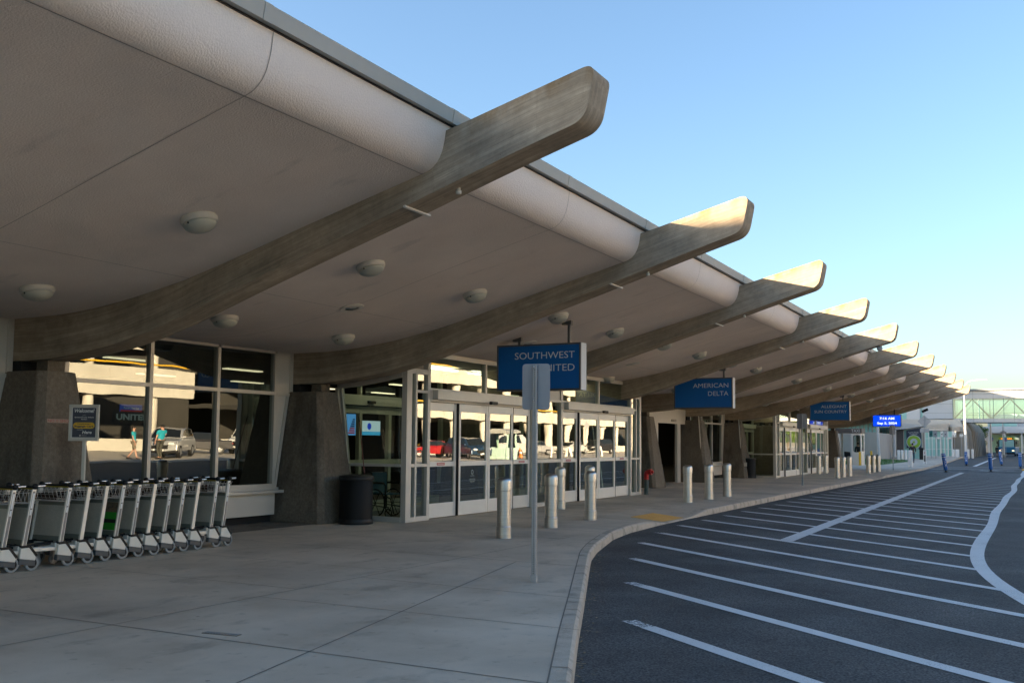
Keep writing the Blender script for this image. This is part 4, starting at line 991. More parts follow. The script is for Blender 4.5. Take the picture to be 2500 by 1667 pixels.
# --- baggage carts
def make_cart(inlay=True, advert=False):
    t = thing('baggage_cart', '', 'baggage cart', group='baggage carts nested in a row')
    W = .55                              # near side x=0, far side x=-W ; +Y = handle side
    for sx, xx in ((1, 0), (-1, -W)):
        x0, x1 = (xx-.03, xx+.0) if sx == 1 else (xx, xx+.03)
        a = MB(); a.hexa([(x0, -.140, .27), (x1, -.140, .27), (x1, -.083, .27), (x0, -.083, .27), (x0, -.032, .965), (x1, -.032, .965), (x1, .022, .965), (x0, .022, .965)])
        po = a.build('upright', M['cart_alu'], t, bevel=.004)
        if inlay:
            f = lambda z: -.140+(z-.27)*.1554
            xo = x1+.0012 if sx == 1 else x0-.0012
            a = MB(); a.quad((xo, f(.30)+.012, .30), (xo, f(.30)+.046, .30), (xo, f(.94)+.044, .94), (xo, f(.94)+.012, .94)); a.build('inlay', M['cart_inlay'], po, fix=False)
            a = MB(); xo2 = xo + (.0012 if sx == 1 else -.0012)
            for z0, z1 in ((.66, .725), (.74, .92)): a.quad((xo2, f(z0)+.017, z0), (xo2, f(z0)+.040, z0), (xo2, f(z1)+.040, z1), (xo2, f(z1)+.017, z1))
            a.build('sticker', M['white'], po, fix=False)
        # wheel housing
        h = MB(); xa, xb = (x0-.012, x1+.008) if sx == 1 else (x0-.008, x1+.012)
        h.prism_x([(-.165, .155), (-.15, .285), (-.04, .275), (.045, .165), (.037, .118)], xa, xb); ho = h.build('wheel_housing', M['cart_white'], t, bevel=.005)
        h = MB(); h.prism_x([(-.172, .088), (-.166, .155), (.038, .116), (.034, .052)], xa-.002, xb+.002); h.build('bumper', plain('cart_dark_grey', (.075, .078, .08), .5) if 'cdg' not in M else M['cdg'], ho, bevel=.004)
        h = MB()
        for p, q in (((-.148, .283), (-.045, .286)), ((-.045, .286), (.050, .166))):
            d = Vector((0, q[0]-p[0], q[1]-p[1])).normalized(); n = Vector((0, -d.z, d.y))*.022
            A_, B_ = Vector((0, *p)), Vector((0, *q))
            h.hexa([(xa-.003, *(A_-n*.4).yz), (xb+.003, *(A_-n*.4).yz), (xb+.003, *(B_-n*.4).yz), (xa-.003, *(B_-n*.4).yz), (xa-.003, *(A_+n).yz), (xb+.003, *(A_+n).yz), (xb+.003, *(B_+n).yz), (xa-.003, *(B_+n).yz)])
        h.build('edge_guard', M['black'], ho)
        xw = -.01 if sx == 1 else -W+.01
        wl = MB(); wl.lathe([(.062, -.017), (.085, -.014), (.088, -.006), (.088, .006), (.085, .014), (.062, .017)], n=24, M=RY(90).to_3x3(), c=(xw, 0, .088), cap=False); tyre = wl.build('wheel', M['rubber'], t, auto=40)
        wl = MB(); wl.lathe([(.060, -.012), (.058, -.010), (.012, -.014), (.012, .014), (.058, .010), (.060, .012)], n=20, M=RY(90).to_3x3(), c=(xw, 0, .088)); wl.build('rim', M['black'], tyre, auto=40)
        bl = MB(); bl.sphere((xx-.012*sx, .008, .998), .036, 14); bl.build('handle_joint', M['black'], t, smooth=True)
        gr = MB(); gr.tube([(xx-.012*sx, .03, 1.0), (xx-.012*sx, .135, 1.003)], .0155, 12); gr.build('hand_grip', M['chrome'], t, auto=40)
    a = MB(); a.tube([(-W+.03, -.004, .992), (-.04, -.004, .992)], .014, 10); hb = a.build('handle_bar', M['black'], t, auto=40)
    a = MB(); a.box(-W+.06, -.06, .004, .02, .962, .982); a.build('brake_bar', M['yellow_dk'], t, bevel=.003)
    # panel
    f = lambda z: -.112+(z-.27)*.1554
    a = MB(); a.hexa([(-W+.03, f(.37)-.006, .37), (-.03, f(.37)-.006, .37), (-.03, f(.37)+.006, .37), (-W+.03, f(.37)+.006, .37), (-W+.03, f(.745)-.006, .745), (-.03, f(.745)-.006, .745), (-.03, f(.745)+.006, .745), (-W+.03, f(.745)+.006, .745)])
    pn = a.build('back_panel', M['cart_panel'], t)
    for z0, z1 in ((.31, .37), (.745, .79)):
        a = MB(); a.hexa([(-W+.03, f(z0)-.009, z0), (-.03, f(z0)-.009, z0), (-.03, f(z0)+.009, z0), (-W+.03, f(z0)+.009, z0), (-W+.03, f(z1)-.009, z1), (-.03, f(z1)-.009, z1), (-.03, f(z1)+.009, z1), (-W+.03, f(z1)+.009, z1)]); a.build('panel_rail', M['cart_panel_dk'], t)
    if advert:
        a = MB()
        def fq(z0, z1, mi):
            a.mi = mi; a.quad((-W+.04, f(z0)-.008, z0), (-.04, f(z0)-.008, z0), (-.04, f(z1)-.008, z1), (-W+.04, f(z1)-.008, z1))
        fq(.38, .47, 0); fq(.47, .52, 1); fq(.52, .61, 0); fq(.61, .74, 2); a.build('advert', [plain('ad_bright_green', (.01, .32, .01), .4), M['black'], M['ad_dark']], pn, fix=False)
    # wire basket
    a = MB(); r = .0035
    zb, ztp = .80, .925; yb = [-.20, .055]; xx0, xx1 = -W+.02, -.02
    def wire(p): a.tube(p, r, 5, caps=False)
    for z, gx in ((ztp, 0), (zb, .0)):
        yA, yB = (yb[0], yb[1]) if z == ztp else (yb[0]+.05, yb[1]-.03)
        wire([(xx0, yA, z), (xx1, yA, z), (xx1, yB, z), (xx0, yB, z), (xx0, yA, z)])
    n = 7
    for i in range(n+1):
        x = xx0+(xx1-xx0)*i/n
        wire([(x, yb[0]-.012, ztp+.04), (x, yb[0], ztp), (x, yb[0]+.05, zb), (x, yb[1]-.03, zb), (x, yb[1], ztp), (x, yb[1]+.02, ztp+.03)])
    for q in (.25, .5, .75):
        y0 = yb[0]+(yb[1]-yb[0])*q; y1 = yb[0]+.05+(yb[1]-.03-yb[0]-.05)*q
        for xe in (xx0, xx1): wire([(xe, y0, ztp), (xe, y1, zb)])
    for z in (.84, .885): wire([(xx0, yb[0]+.05*(ztp-z)/.125, z), (xx1, yb[0]+.05*(ztp-z)/.125, z)])
    a.build('wire_basket', plain('basket_wire', (.40, .38, .34), .4, .6) if 'bw' not in M else M['bw'], t, smooth=True)
    a = MB(); a.box(-W+.06, -.06, -.16, -.155, .82, .90); a.build('basket_plate', M['ad_dark2'], t)
    # platform frame
    a = MB()
    for x0, x1, xf0, xf1 in ((-.07, -.03, -.20, -.16), (-W+.03, -W+.07, -W+.16, -W+.20)):
        a.hexa([(x0, -.13, .20), (x1, -.13, .20), (xf1, -.86, .215), (xf0, -.86, .215), (x0, -.13, .245), (x1, -.13, .245), (xf1, -.86, .255), (xf0, -.86, .255)])
    a.box(-W+.03, -.03, -.17, -.12, .245, .295); a.box(-W+.1, -.1, -.50, -.46, .205, .24); a.box(-W+.16, -.16, -.90, -.86, .20, .26); a.build('platform_frame', M['cart_alu'], t, bevel=.006)
    a = MB()
    for x in (-.12, -W+.12): a.tube([(x, -.14, .31), (x+.0, -.45, .285), (x, -.70, .275)], .013, 8)
    a.build('load_rail', M['black'], t, smooth=True)
    a = MB(); a.lathe([(.045, -.014), (.062, -.011), (.065, 0), (.062, .011), (.045, .014)], n=20, M=RY(90).to_3x3(), c=(-W/2, -.82, .065), cap=False); cw = a.build('front_wheel', M['rubber'], t, auto=40)
    a = MB(); a.lathe([(.046, -.01), (.01, -.012), (.01, .012), (.046, .01)], n=16, M=RY(90).to_3x3(), c=(-W/2, -.82, .065)); a.box(-W/2-.03, -W/2-.022, -.85, -.79, .05, .20); a.box(-W/2+.022, -W/2+.03, -.85, -.79, .05, .20); a.build('fork', M['galv'], cw)
    return t
M['cdg'] = plain('cart_dark_grey', (.075, .078, .08), .5); M['bw'] = plain('basket_wire', (.42, .40, .36), .4, .5); M['yellow_dk'] = plain('brake_yellow', (.42, .31, .03), .5); M['ad_dark2'] = noisy('basket_advert', [(.01, .02, .012), (.06, .015, .008), (.02, .05, .02)], scale=30, rough=.5)
CY = [7.62, 7.87, 8.40, 8.70, 8.98, 9.24, 9.52, 9.77, 10.07, 10.32, 10.57, 10.96, 11.19]
CX = [-10.72, -10.70, -10.74, -10.75, -10.76, -10.75, -10.77, -10.75, -10.77, -10.77, -10.75, -10.78, -10.77]
KIND = ['i', 'i', 'i', 'b', 'b', 'ad', 'i', 'b', 'i', 'i', 'b', 'i', 'i']
ca, cb_, cc_ = make_cart(True), make_cart(False), make_cart(True, True)
used = set()
for i, (y, x, kd) in enumerate(zip(CY, CX, KIND)):
    src = {'i': ca, 'b': cb_, 'ad': cc_}[kd]
    desc = {'i': 'grey baggage cart with brown-inlaid upright', 'b': 'baggage cart with plain bright upright', 'ad': 'baggage cart with a green advert panel'}[kd]
    lab = desc + ', ' + ('%s from the left in the row' % ORD[i] if i < 11 else ('second last at the right end of the row' if i == 11 else 'last one at the right end of the row'))
    if kd not in used: o = src; used.add(kd)
    else: o = copy_tree(src)
    o.location = (x, y, 0); o.rotation_euler = (0, 0, random.uniform(-.05, .05)); o['label'] = lab

# --- welcome sign on a stand
t = thing('notice_stand', 'framed Welcome baggage cart notice on a post behind the carts', 'sign', (-11.65, 9.30, 0), R(26))
a = MB(); a.box(-.022, .022, -.022, .022, .012, 1.56); a.build('post', M['alu'], t, bevel=.004)
a = MB(); a.lathe([(.19, 0), (.19, .012), (.03, .02)], n=24); a.build('base_plate', M['alu'], t, auto=40)
a = MB(); hw, z0, z1 = .21, 1.545, 2.045; w = .035
a.box(-hw, hw, -.05, -.02, z1-w, z1); a.box(-hw, hw, -.05, -.02, z0, z0+w*1.15); a.box(-hw, -hw+w, -.05, -.02, z0+w*1.15, z1-w); a.box(hw-w, hw, -.05, -.02, z0+w*1.15, z1-w); a.box(-hw+.01, hw-.01, -.03, -.015, z0+.01, z1-.01); fr_ = a.build('frame', M['alu'], t, bevel=.004)
a = MB(); a.mi = 0; a.quad((-.172, -.034, 1.587), (.172, -.034, 1.587), (.172, -.034, 2.008), (-.172, -.034, 2.008)); a.mi = 1; a.quad((-.163, -.0355, 1.595), (.163, -.0355, 1.595), (.163, -.0355, 2.0), (-.163, -.0355, 2.0)); ps = a.build('poster', [M['white'], M['navy']], fr_, fix=False)
lt = MB(); P = lambda x, z: T(x, -.037, z) @ FACE
add_text(lt, 'Welcome!', .06, P(0, 1.935), fit=.28, hfit=.052, align='CENTER', shear=.22, offset=.0018, extrude=0)
add_text(lt, 'to the', .02, P(0, 1.893), hfit=.010, fit=.045, align='CENTER', extrude=0); add_text(lt, "Spokane/Coeur d'Alene", .02, P(0, 1.858), fit=.27, hfit=.021, align='CENTER', offset=.0004, extrude=0); add_text(lt, 'Region', .02, P(0, 1.832), fit=.08, hfit=.018, align='CENTER', offset=.0004, extrude=0)
add_text(lt, 'Available', .02, P(-.055, 1.694), fit=.085, hfit=.012, align='CENTER', shear=.2, extrude=0); add_text(lt, 'Here', .05, P(.045, 1.643), fit=.135, hfit=.043, align='CENTER', shear=.22, offset=.0018, extrude=0)
lt.lathe([(.006, 0), (.011, 0)], n=12, M=FACE.to_3x3(), c=(-.05, -.037, 1.62), cap=False); add_text(lt, 'AIRPORT', .012, P(.005, 1.615), fit=.075, hfit=.009, align='CENTER', extrude=0)
lt.build('lettering', M['white'], ps, fix=False)
a = MB(); pts = []
for cx, a0 in ((.108, -90), (-.108, 90)):
    for q in range(13): an = R(a0+q*15); pts.append((cx+.042*math.cos(an), 1.757+.042*math.sin(an)))
a.add([(x, -.0365, z) for x, z in pts], [tuple(range(len(pts)))]); pl = a.build('pill', M['gold'], ps, fix=False)
lt = MB(); P2 = lambda x, z: T(x, -.0382, z) @ FACE
add_text(lt, 'Complimentary', .02, P2(0, 1.767), fit=.19, hfit=.022, align='CENTER', offset=.0005, extrude=0); add_text(lt, 'Baggage Cart', .03, P2(0, 1.727), fit=.265, hfit=.033, align='CENTER', offset=.0012, extrude=0); lt.build('lettering', M['navy'], pl, fix=False)

# --- wheelchair inside the vestibule
t = thing('wheelchair', 'folded-handle wheelchair with blue seat inside the nearest vestibule', 'wheelchair', (-12.0, 17.05, 0), R(-12))
a = MB(); a.box(-.30, -.27, -.2, .2, .50, .92); a.build('backrest', M['leather'], t, bevel=.01)
a = MB(); a.box(-.28, .14, -.2, .2, .47, .50); a.build('seat', M['leather'], t, bevel=.01)
for y in (-.25, .25):
    a = MB(); a.tube([(.28*math.cos(q*math.pi/12)-.12, y, .30+.28*math.sin(q*math.pi/12)) for q in range(24)], .014, 6, close=True)
    for q in range(6): an = q*math.pi/3; a.tube([(-.12, y, .30), (-.12+.27*math.cos(an), y, .30+.27*math.sin(an))], .008, 5)
    a.build('wheel', M['black'], t, smooth=True)
    a = MB(); a.tube([(.10*math.cos(q*math.pi/6)+.25, y*.9, .10+.095*math.sin(q*math.pi/6)) for q in range(12)], .012, 6, close=True); a.build('caster', M['black'], t, smooth=True)
    a = MB(); a.tube([(-.40, y*.85, .93), (-.29, y*.85, .92), (-.28, y*.85, .2)], .013, 6); a.tube([(-.28, y*.85, .70), (.10, y*.85, .70), (.14, y*.85, .66), (.14, y*.85, .2)], .013, 6); a.tube([(-.28, y*.85, .25), (.25, y*.85, .22)], .012, 6); a.tube([(.14, y*.85, .45), (.30, y*.85, .40), (.36, y*.7, .10), (.44, y*.5, .09)], .012, 6); a.build('side_frame', M['black'], t, smooth=True)
    a = MB(); a.box(-.25, .08, y*.85-.025, y*.85+.025, .705, .73); a.build('armrest', M['black'], t, bevel=.006)
# --- things seen through the glass indoors
def indoor_sign(loc, w, h, label, cat, mat, texts, name='indoor_sign', strips=()):
    t = thing(name, label, cat, loc)
    a = MB(); a.box(-.03, .0, -w/2, w/2, -h/2, h/2); b = a.build('panel', mat, t)
    for z0, z1, y0, y1, m in strips:
        a = MB(); a.quad((.002, y0, z0), (.002, y1, z0), (.002, y1, z1), (.002, y0, z1)); a.build('stripe', m, b, fix=False)
    for s, z, hh, ww, m in texts:
        a = MB(); add_text(a, s, .1, T(.004, 0, z) @ RZ(90) @ RX(90), fit=ww, hfit=hh, align='CENTER', offset=.004, extrude=0); a.build('lettering', m, b, fix=False)
    return t
glow_b = plain('screen_blue', (.01, .05, .2), .4, emit=(.01, .05, .30), es=.09); glow_w = plain('sign_letter_glow', (.3, .3, .3), .4, emit=(.45, .65, .62), es=.025); glow_r = plain('screen_red', (.3, .02, .02), .4, emit=(.35, .01, .01), es=.05)
indoor_sign((-17, 14.75, 2.0), 1.0, .30, 'dark indoor counter sign reading UNITED seen through the window', 'sign', M['black'], [('UNITED', -.03, .13, .86, glow_w)])
indoor_sign((-16.9, 14.62, 2.22), .56, .15, 'blue and red Premier First Class panel above the UNITED sign', 'sign', glow_b, [('Premier / First Class', -.02, .045, .40, glow_w)], strips=((-.075, -.04, -.28, .28, glow_r),))
sc_ = indoor_sign((-15, 19.66, 1.97), .46, .52, 'indoor screen with a striped blue and red tail emblem', 'screen', plain('screen_sky', (.05, .2, .4), .4, emit=(.07, .25, .55), es=.11), [], 'indoor_screen', strips=[(-.22+i*.055, -.185+i*.055, -.10+i*.03, .16, (glow_r if i < 3 else plain('tail_blue', (.01, .05, .3), .4))) for i in range(7)])
ban = indoor_sign((-15, 20.47, 1.90), .86, .36, 'pale indoor screen with a small blue emblem', 'screen', plain('screen_pale', (.4, .5, .55), .4, emit=(.36, .50, .55), es=.11), [], 'indoor_screen', strips=((-.18, -.09, -.43, .43, plain('screen_cyan', (.05, .3, .5), .4, emit=(.04, .30, .55), es=.1)),))
a = MB(); a.lathe([(.001, .004), (.085, .004)], n=20, M=RY(90).to_3x3(), c=(.003, -.05, .04)); a.build('emblem', plain('emblem_blue', (.01, .06, .35), .4, emit=(.01, .06, .4), es=.08), ban, fix=False)

# ================================================================== FAR SIDE
def W_(mb, n, m, p, **k): return mb.build(n, m, p, world=True, **k)
# taxi booth
t = thing('taxi_booth', 'cream taxi booth with rounded windows and a brown TAXI band', 'booth', (-13.37, 81, 0))
BX0, BX1, BY0, BY1 = -14.46, -12.28, 80.2, 81.8
def round_rect(x0, x1, z0, z1, r=.12, n=5):
    p = []
    for cx, cz, a0 in ((x1-r, z1-r, 0), (x0+r, z1-r, 90), (x0+r, z0+r, 180), (x1-r, z0+r, 270)):
        for q in range(n+1): an = R(a0+q*90/n); p.append((cx+r*math.cos(an), cz+r*math.sin(an)))
    return p
a = MB()
def fpan(x0, x1, z0, z1): a.box(x0, x1, BY0, BY0+.06, z0, z1)
fpan(BX0, -13.86, 0, 1.02); fpan(BX0, -14.40, 1.02, 2.3); fpan(-14.02, -13.86, 1.02, 2.3); fpan(BX0, -13.86, 2.3, 2.45)
fpan(-12.98, BX1, 0, 1.02); fpan(-12.98, -12.83, 1.02, 2.3); fpan(-12.40, BX1, 1.02, 2.3); fpan(-12.98, BX1, 2.3, 2.45); fpan(-13.86, -12.98, 2.42, 2.45)
a.box(BX1-.06, BX1, BY0+.06, BY1, 0, 1.05); a.box(BX1-.06, BX1, BY0+.06, BY0+.35, 1.05, 2.3); a.box(BX1-.06, BX1, BY1-.35, BY1, 1.05, 2.3); a.box(BX1-.06, BX1, BY0+.06, BY1, 2.3, 2.45)
a.box(BX0, BX0+.06, BY0+.06, BY1, 0, 2.45); a.box(BX0+.06, -13.9, BY1-.06, BY1, 0, 2.45); a.box(-12.9, BX1-.06, BY1-.06, BY1, 0, 2.45); W_(a, 'wall', M['offwhite'], t)
a = MB(); a.box(BX0-.08, BX1+.05, BY0-.05, BY1+.1, 2.452, 2.83); rf = W_(a, 'roof_band', plain('brown_band', (.075, .06, .05), .6), t)
a = MB(); add_text(a, 'TAXI', .3, T(BX1-.08, BY0-.055, 2.53) @ FACE, fit=.64, hfit=.25, align='RIGHT', offset=.004); W_(a, 'lettering', plain('taxi_letter', (.42, .40, .36), .5), rf, fix=False)
for x0, x1 in ((-14.42, -14.01), (-12.84, -12.39)):
    a = MB(); o_ = round_rect(x0-.03, x1+.03, 1.0, 2.32, .14); i_ = round_rect(x0+.01, x1-.01, 1.04, 2.28, .11); n = len(o_)
    vs = [(x, BY0-.012, z) for x, z in o_]+[(x, BY0-.012, z) for x, z in i_]; a.add(vs, [(q, (q+1) % n, n+(q+1) % n, n+q) for q in range(n)]); w = W_(a, 'window', M['black'], t, fix=False)
    a = MB(); a.add([(x, BY0+.02, z) for x, z in round_rect(x0, x1, 1.03, 2.29, .11)], [tuple(range(24))]); W_(a, 'pane', M['glass_side'], w, fix=False)
a = MB(); a.add([(BX1-.03, y, z) for y, z in round_rect(BY0+.33, BY1-.33, 1.05, 2.3, .11)], [tuple(range(24))]); W_(a, 'side_pane', M['glass_side'], t, fix=False)
a = MB(); a.box(-13.84, -13.78, BY0+.03, BY0+.08, 0, 2.42); a.box(-13.06, -13.0, BY0+.03, BY0+.08, 0, 2.42); a.box(-13.0, -12.96, BY0-.02, BY0+.04, 0, 2.42); W_(a, 'door_frame', M['alu'], t)
yv = MB(); yv.hexa([(-14.38, BY0+.10, 1.05), (-14.24, BY0+.10, 1.05), (-14.24, BY0+.13, 1.05), (-14.38, BY0+.13, 1.05), (-14.30, BY0+.10, 1.45), (-14.12, BY0+.10, 1.50), (-14.12, BY0+.13, 1.50), (-14.30, BY0+.13, 1.45)])
vst = W_(yv, 'safety_vest', plain('hi_vis', (.55, .75, .04), .7), None) if False else yv.build('safety_vest', plain('hi_vis', (.55, .75, .04), .7)); tag(vst, 'yellow safety vest hanging inside the left booth window', 'vest')
t = thing('office_chair', 'dark office chair in the open doorway of the booth', 'chair', (-13.45, 80.9, 0))
a = MB(); a.box(-.24, .24, -.24, .24, .42, .5); a.build('seat', M['black'], t, bevel=.03); a = MB(); a.hexa([(-.26, .2, .55), (.22, .2, .55), (.22, .27, .55), (-.26, .27, .55), (-.28, .26, 1.05), (.18, .26, 1.0), (.18, .32, 1.0), (-.28, .32, 1.05)]); a.build('backrest', M['black'], t, bevel=.03)
a = MB(); a.lathe([(.03, .08), (.03, .42)], n=10)
for q in range(5): an = q*1.257; a.tube([(0, 0, .09), (.28*math.cos(an), .28*math.sin(an), .05)], .02, 6)
a.build('pedestal', M['black'], t)
for (x, y, h, lab) in ((-12.33, 79.75, 1.05, 'yellow guard post at the corner of the taxi booth'), (-12.05, 83.6, 1.1, 'yellow guard post behind the taxi booth')):
    t = thing('guard_post', lab, 'guard post', (x, y, 0), group='yellow guard posts at the taxi booth'); a = MB(); a.lathe([(.085, 0), (.085, h-.05), (.06, h-.01), (.01, h)], n=16); a.build('post', M['yellow'], t, auto=40)
    a = MB(); a.lathe([(.13, 0), (.13, .02), (.09, .03)], n=16); a.build('base_flange', M['yellow'], t)
t = thing('railing', 'low white railing left of the taxi booth', 'railing', (-14.3, 79.6, 0)); a = MB()
for i in range(7): a.tube([(-.45+i*.12, 0, 0), (-.45+i*.12, 0, 1.0)], .016, 6)
a.build('baluster', M['offwhite'], t); a = MB(); a.box(-.5, .35, -.02, .02, .98, 1.03); a.build('handrail', M['offwhite'], t)
# beige and grey building stretch behind the lawn
hall = thing('concrete_hall', 'low grey concrete hall with a strip of high windows behind the lawn', 'building', (-22, 120, 0))
a = MB(); a.box(-40, -15.55, 112, 113, -.3, 2.92); a.box(-40, -15.7, 126, 127, -.3, 2.78); a.box(-15.7, -15.4, 113, 126, -.3, 2.85)
W_(a, 'wall', M['grey_wall'], hall)
a = MB()
for i in range(5): a.box(-16.9-i*1.25, -16.885-i*1.25, 111.985, 112, -.3, 2.9); a.box(-16.2-i*.7, -16.19-i*.7, 125.985, 126, -.3, 2.75)
W_(a, 'panel_joint', M['joint'], hall)
a = MB()
for i in range(14): a.box(-15.6-i*.42-.07, -15.6-i*.42, 112.3, 112.45, 2.92, 3.9)
for i in range(10): a.box(-15.75-i*.3-.05, -15.75-i*.3, 126.2, 126.35, 2.78, 3.7)
mu_ = W_(a, 'clerestory', M['beige_wall'], hall)
a = MB(); a.quad((-22, 112.5, 2.92), (-15.55, 112.5, 2.92), (-15.55, 112.5, 3.9), (-22, 112.5, 3.9)); a.quad((-22, 126.4, 2.78), (-15.7, 126.4, 2.78), (-15.7, 126.4, 3.7), (-22, 126.4, 3.7)); W_(a, 'pane', M['glass_far'], mu_, fix=False)
a = MB(); a.box(-40, -15.2, 111.5, 126, 3.9, 4.1); W_(a, 'roof', M['panel'], hall)
colA = thing('canopy_column', 'slanted round pale column behind the last kerb bollards', 'column', (-13.05, 95, 0), group='round columns beyond the lawn'); a = MB(); a.tube([(.06, 0, 0), (-.05, 0, 3.3)], .115, 16); a.build('shaft', M['clad'], colA, auto=40); a = MB(); a.lathe([(.2, 0), (.2, .06), (.13, .1)], n=16); a.build('base', M['grey_wall'], colA, auto=40)
colB = thing('canopy_column', 'upright round pale column with a square footing on the lawn', 'column', (-14.92, 121, 0), group='round columns beyond the lawn'); a = MB(); a.tube([(0, 0, .2), (0, 0, 3.3)], .15, 16); a.build('shaft', M['clad'], colB, auto=40); a = MB(); a.box(-.3, .3, -.3, .3, 0, .2); a.build('base', M['grey_wall'], colB, bevel=.02)
# dark brick block with sloped white canopy, banner
bb = thing('brick_lobby', 'dark brick lobby corner under a sloping white canopy', 'building', (-14, 125, 0))
a = MB(); a.box(-15.15, -14.42, 125, 132, -.3, 3.31); W_(a, 'wall', M['brick_dk'], bb)
a = MB(); a.box(-14.42, -14.34, 125.2, 125.3, 0, 3.3); a.box(-14.42, -12.3, 125.2, 125.3, 2.2, 2.24); a.box(-12.4, -12.3, 125.2, 125.3, 0, 3.4); gl_ = W_(a, 'glazing_frame', M['offwhite'], bb)
a = MB(); a.quad((-14.34, 125.3, 0), (-12.4, 125.3, 0), (-12.4, 125.3, 3.4), (-14.34, 125.3, 3.4)); W_(a, 'pane', M['glass_far'], gl_, fix=False)
a = MB()
a.prism_y([(-15.4, 3.33), (-14.2, 3.45), (-12.2, 3.80), (-12.2, 3.9), (-13.1, 3.98), (-14.2, 4.2), (-15.6, 4.3), (-15.6, 3.4)], 124.2, 130)
cn = W_(a, 'canopy', M['clad'], bb); a = MB()
for i in range(4): a.box(-15.5, -12.4, 124.19-.002*i, 124.2, 3.62+i*.12, 3.635+i*.12)
W_(a, 'canopy_line', M['cart_panel_dk'], cn)
bn_ = thing('wall_banner', 'dark blue banner with a lime green ring on the glass lobby', 'banner', (-13.27, 124.9, 0))
a = MB(); a.add([(-14.05, 124.9, 1.25), (-12.43, 124.9, 1.25), (-12.43, 124.9, 3.62), (-14.05, 124.9, 3.30)], [(0, 1, 2, 3)]); W_(a, 'panel', plain('banner_navy', (.02, .035, .07), .5), bn_, fix=False)
def disc(mb, cx, y, cz, r0, r1, n=32):
    vs = []; fs = []
    for q in range(n): an = 2*math.pi*q/n; vs += [(cx+r0*math.cos(an), y, cz+r0*math.sin(an)), (cx+r1*math.cos(an), y, cz+r1*math.sin(an))]
    for q in range(n): j = (q+1) % n; fs.append((2*q, 2*q+1, 2*j+1, 2*j))
    mb.add(vs, fs)
a = MB(); disc(a, -13.24, 124.88, 1.95, .74, .82); disc(a, -13.24, 124.88, 1.95, .30, .40); disc(a, -13.24, 124.882, 1.95, .001, .30); rg = W_(a, 'white_ring', plain('banner_white', (.5, .55, .58), .5), bn_, fix=False)
a = MB(); disc(a, -13.24, 124.87, 1.95, .40, .74); a.box(-13.35, -13.12, 124.865, 124.87, 1.82, 2.05); W_(a, 'green_ring', plain('banner_lime', (.26, .45, .03), .5), bn_, fix=False)
a = MB(); add_text(a, 'Courtesy Shuttle', .15, T(-13.27, 124.86, 3.0) @ FACE, fit=1.15, hfit=.13, align='CENTER', extrude=0); add_text(a, 'Waiting Area', .15, T(-13.27, 124.86, 2.84) @ FACE, fit=.9, hfit=.13, align='CENTER', extrude=0); W_(a, 'lettering', M['letter'], bn_, fix=False)
# glass entrance with rounded cream fascia
en = thing('glass_entrance', 'two-storey white framed glass entrance under a rounded cream fascia', 'building', (-13, 155, 0))
a = MB()
for x in (-14.9, -14.4, -13.95, -13.36, -12.83, -12.78, -12.3, -11.85, -11.3): a.box(x-.04, x+.04, 154.95, 155.05, -.2, 3.6)
for z in (0.05, 1.05, 2.55): a.box(-14.9, -11.3, 154.96, 155.04, z-.03, z+.03)
for x in (-13.36, -11.85): 
    for dx in (.0, .52): a.box(x+dx-.06, x+dx+.06, 154.7, 154.95, -.2, 2.75)
    a.box(x, x+.52, 154.7, 154.95, 2.5, 2.75)
ef = W_(a, 'frame', M['white'], en); a = MB(); a.quad((-14.9, 155, 0), (-11.3, 155, 0), (-11.3, 155, 3.6), (-14.9, 155, 3.6)); W_(a, 'pane', M['glass_far'], ef, fix=False)
for nm, (xa, xb, ya, z0, z1) in {'fascia': (-15.2, -11.8, 154.2, 3.68, 4.72), 'side_fascia': (-11.78, -10.3, 155.5, 3.58, 4.3)}.items():
    a = MB(); xm, hw = (xa+xb)/2, (xb-xa)/2; N_ = 16
    for zz0, zz1, off in ((z0, z0+(z1-z0)*.38, 0), (z0+(z1-z0)*.40, z0+(z1-z0)*.66, .1), (z0+(z1-z0)*.68, z1, .2)):
        fr_ = []
        for q in range(N_+1): an = math.pi*q/N_; fr_.append((xm-(hw+off*.3)*math.cos(an), ya+1.0-(1.0+off)*math.sin(an)))
        a.prism_z(fr_+[(xb, ya+3), (xa, ya+3)], zz0, zz1)
    W_(a, nm, M['cream'], en)
# beige ribbed hall along the road
rb = thing('ribbed_hall', 'beige ribbed concrete hall with sloping buttresses below the bridge', 'building', (-11, 175, 0))
a = MB(); a.box(-30, -9.4, 157, 157.4, -.3, 3.6); a.box(-9.7, -9.4, 157.4, 200, -.3, 3.6); W_(a, 'wall', M['beige_wall'], rb)
for i in range(9):
    y = 158.5+i*4.6; a = MB(); a.prism_y([(-9.6, -.3), (-8.75-.0*i, -.3), (-9.05, 3.7), (-9.9, 5.2), (-10.3, 5.2)], y, y+1.1); W_(a, 'buttress', M['beige_wall'], rb)
a = MB(); a.prism_y([(-30, 3.62), (-9.7, 3.62), (-10.4, 5.3), (-30, 5.6)], 157.2, 200); W_(a, 'upper_wall', M['panel'], rb)
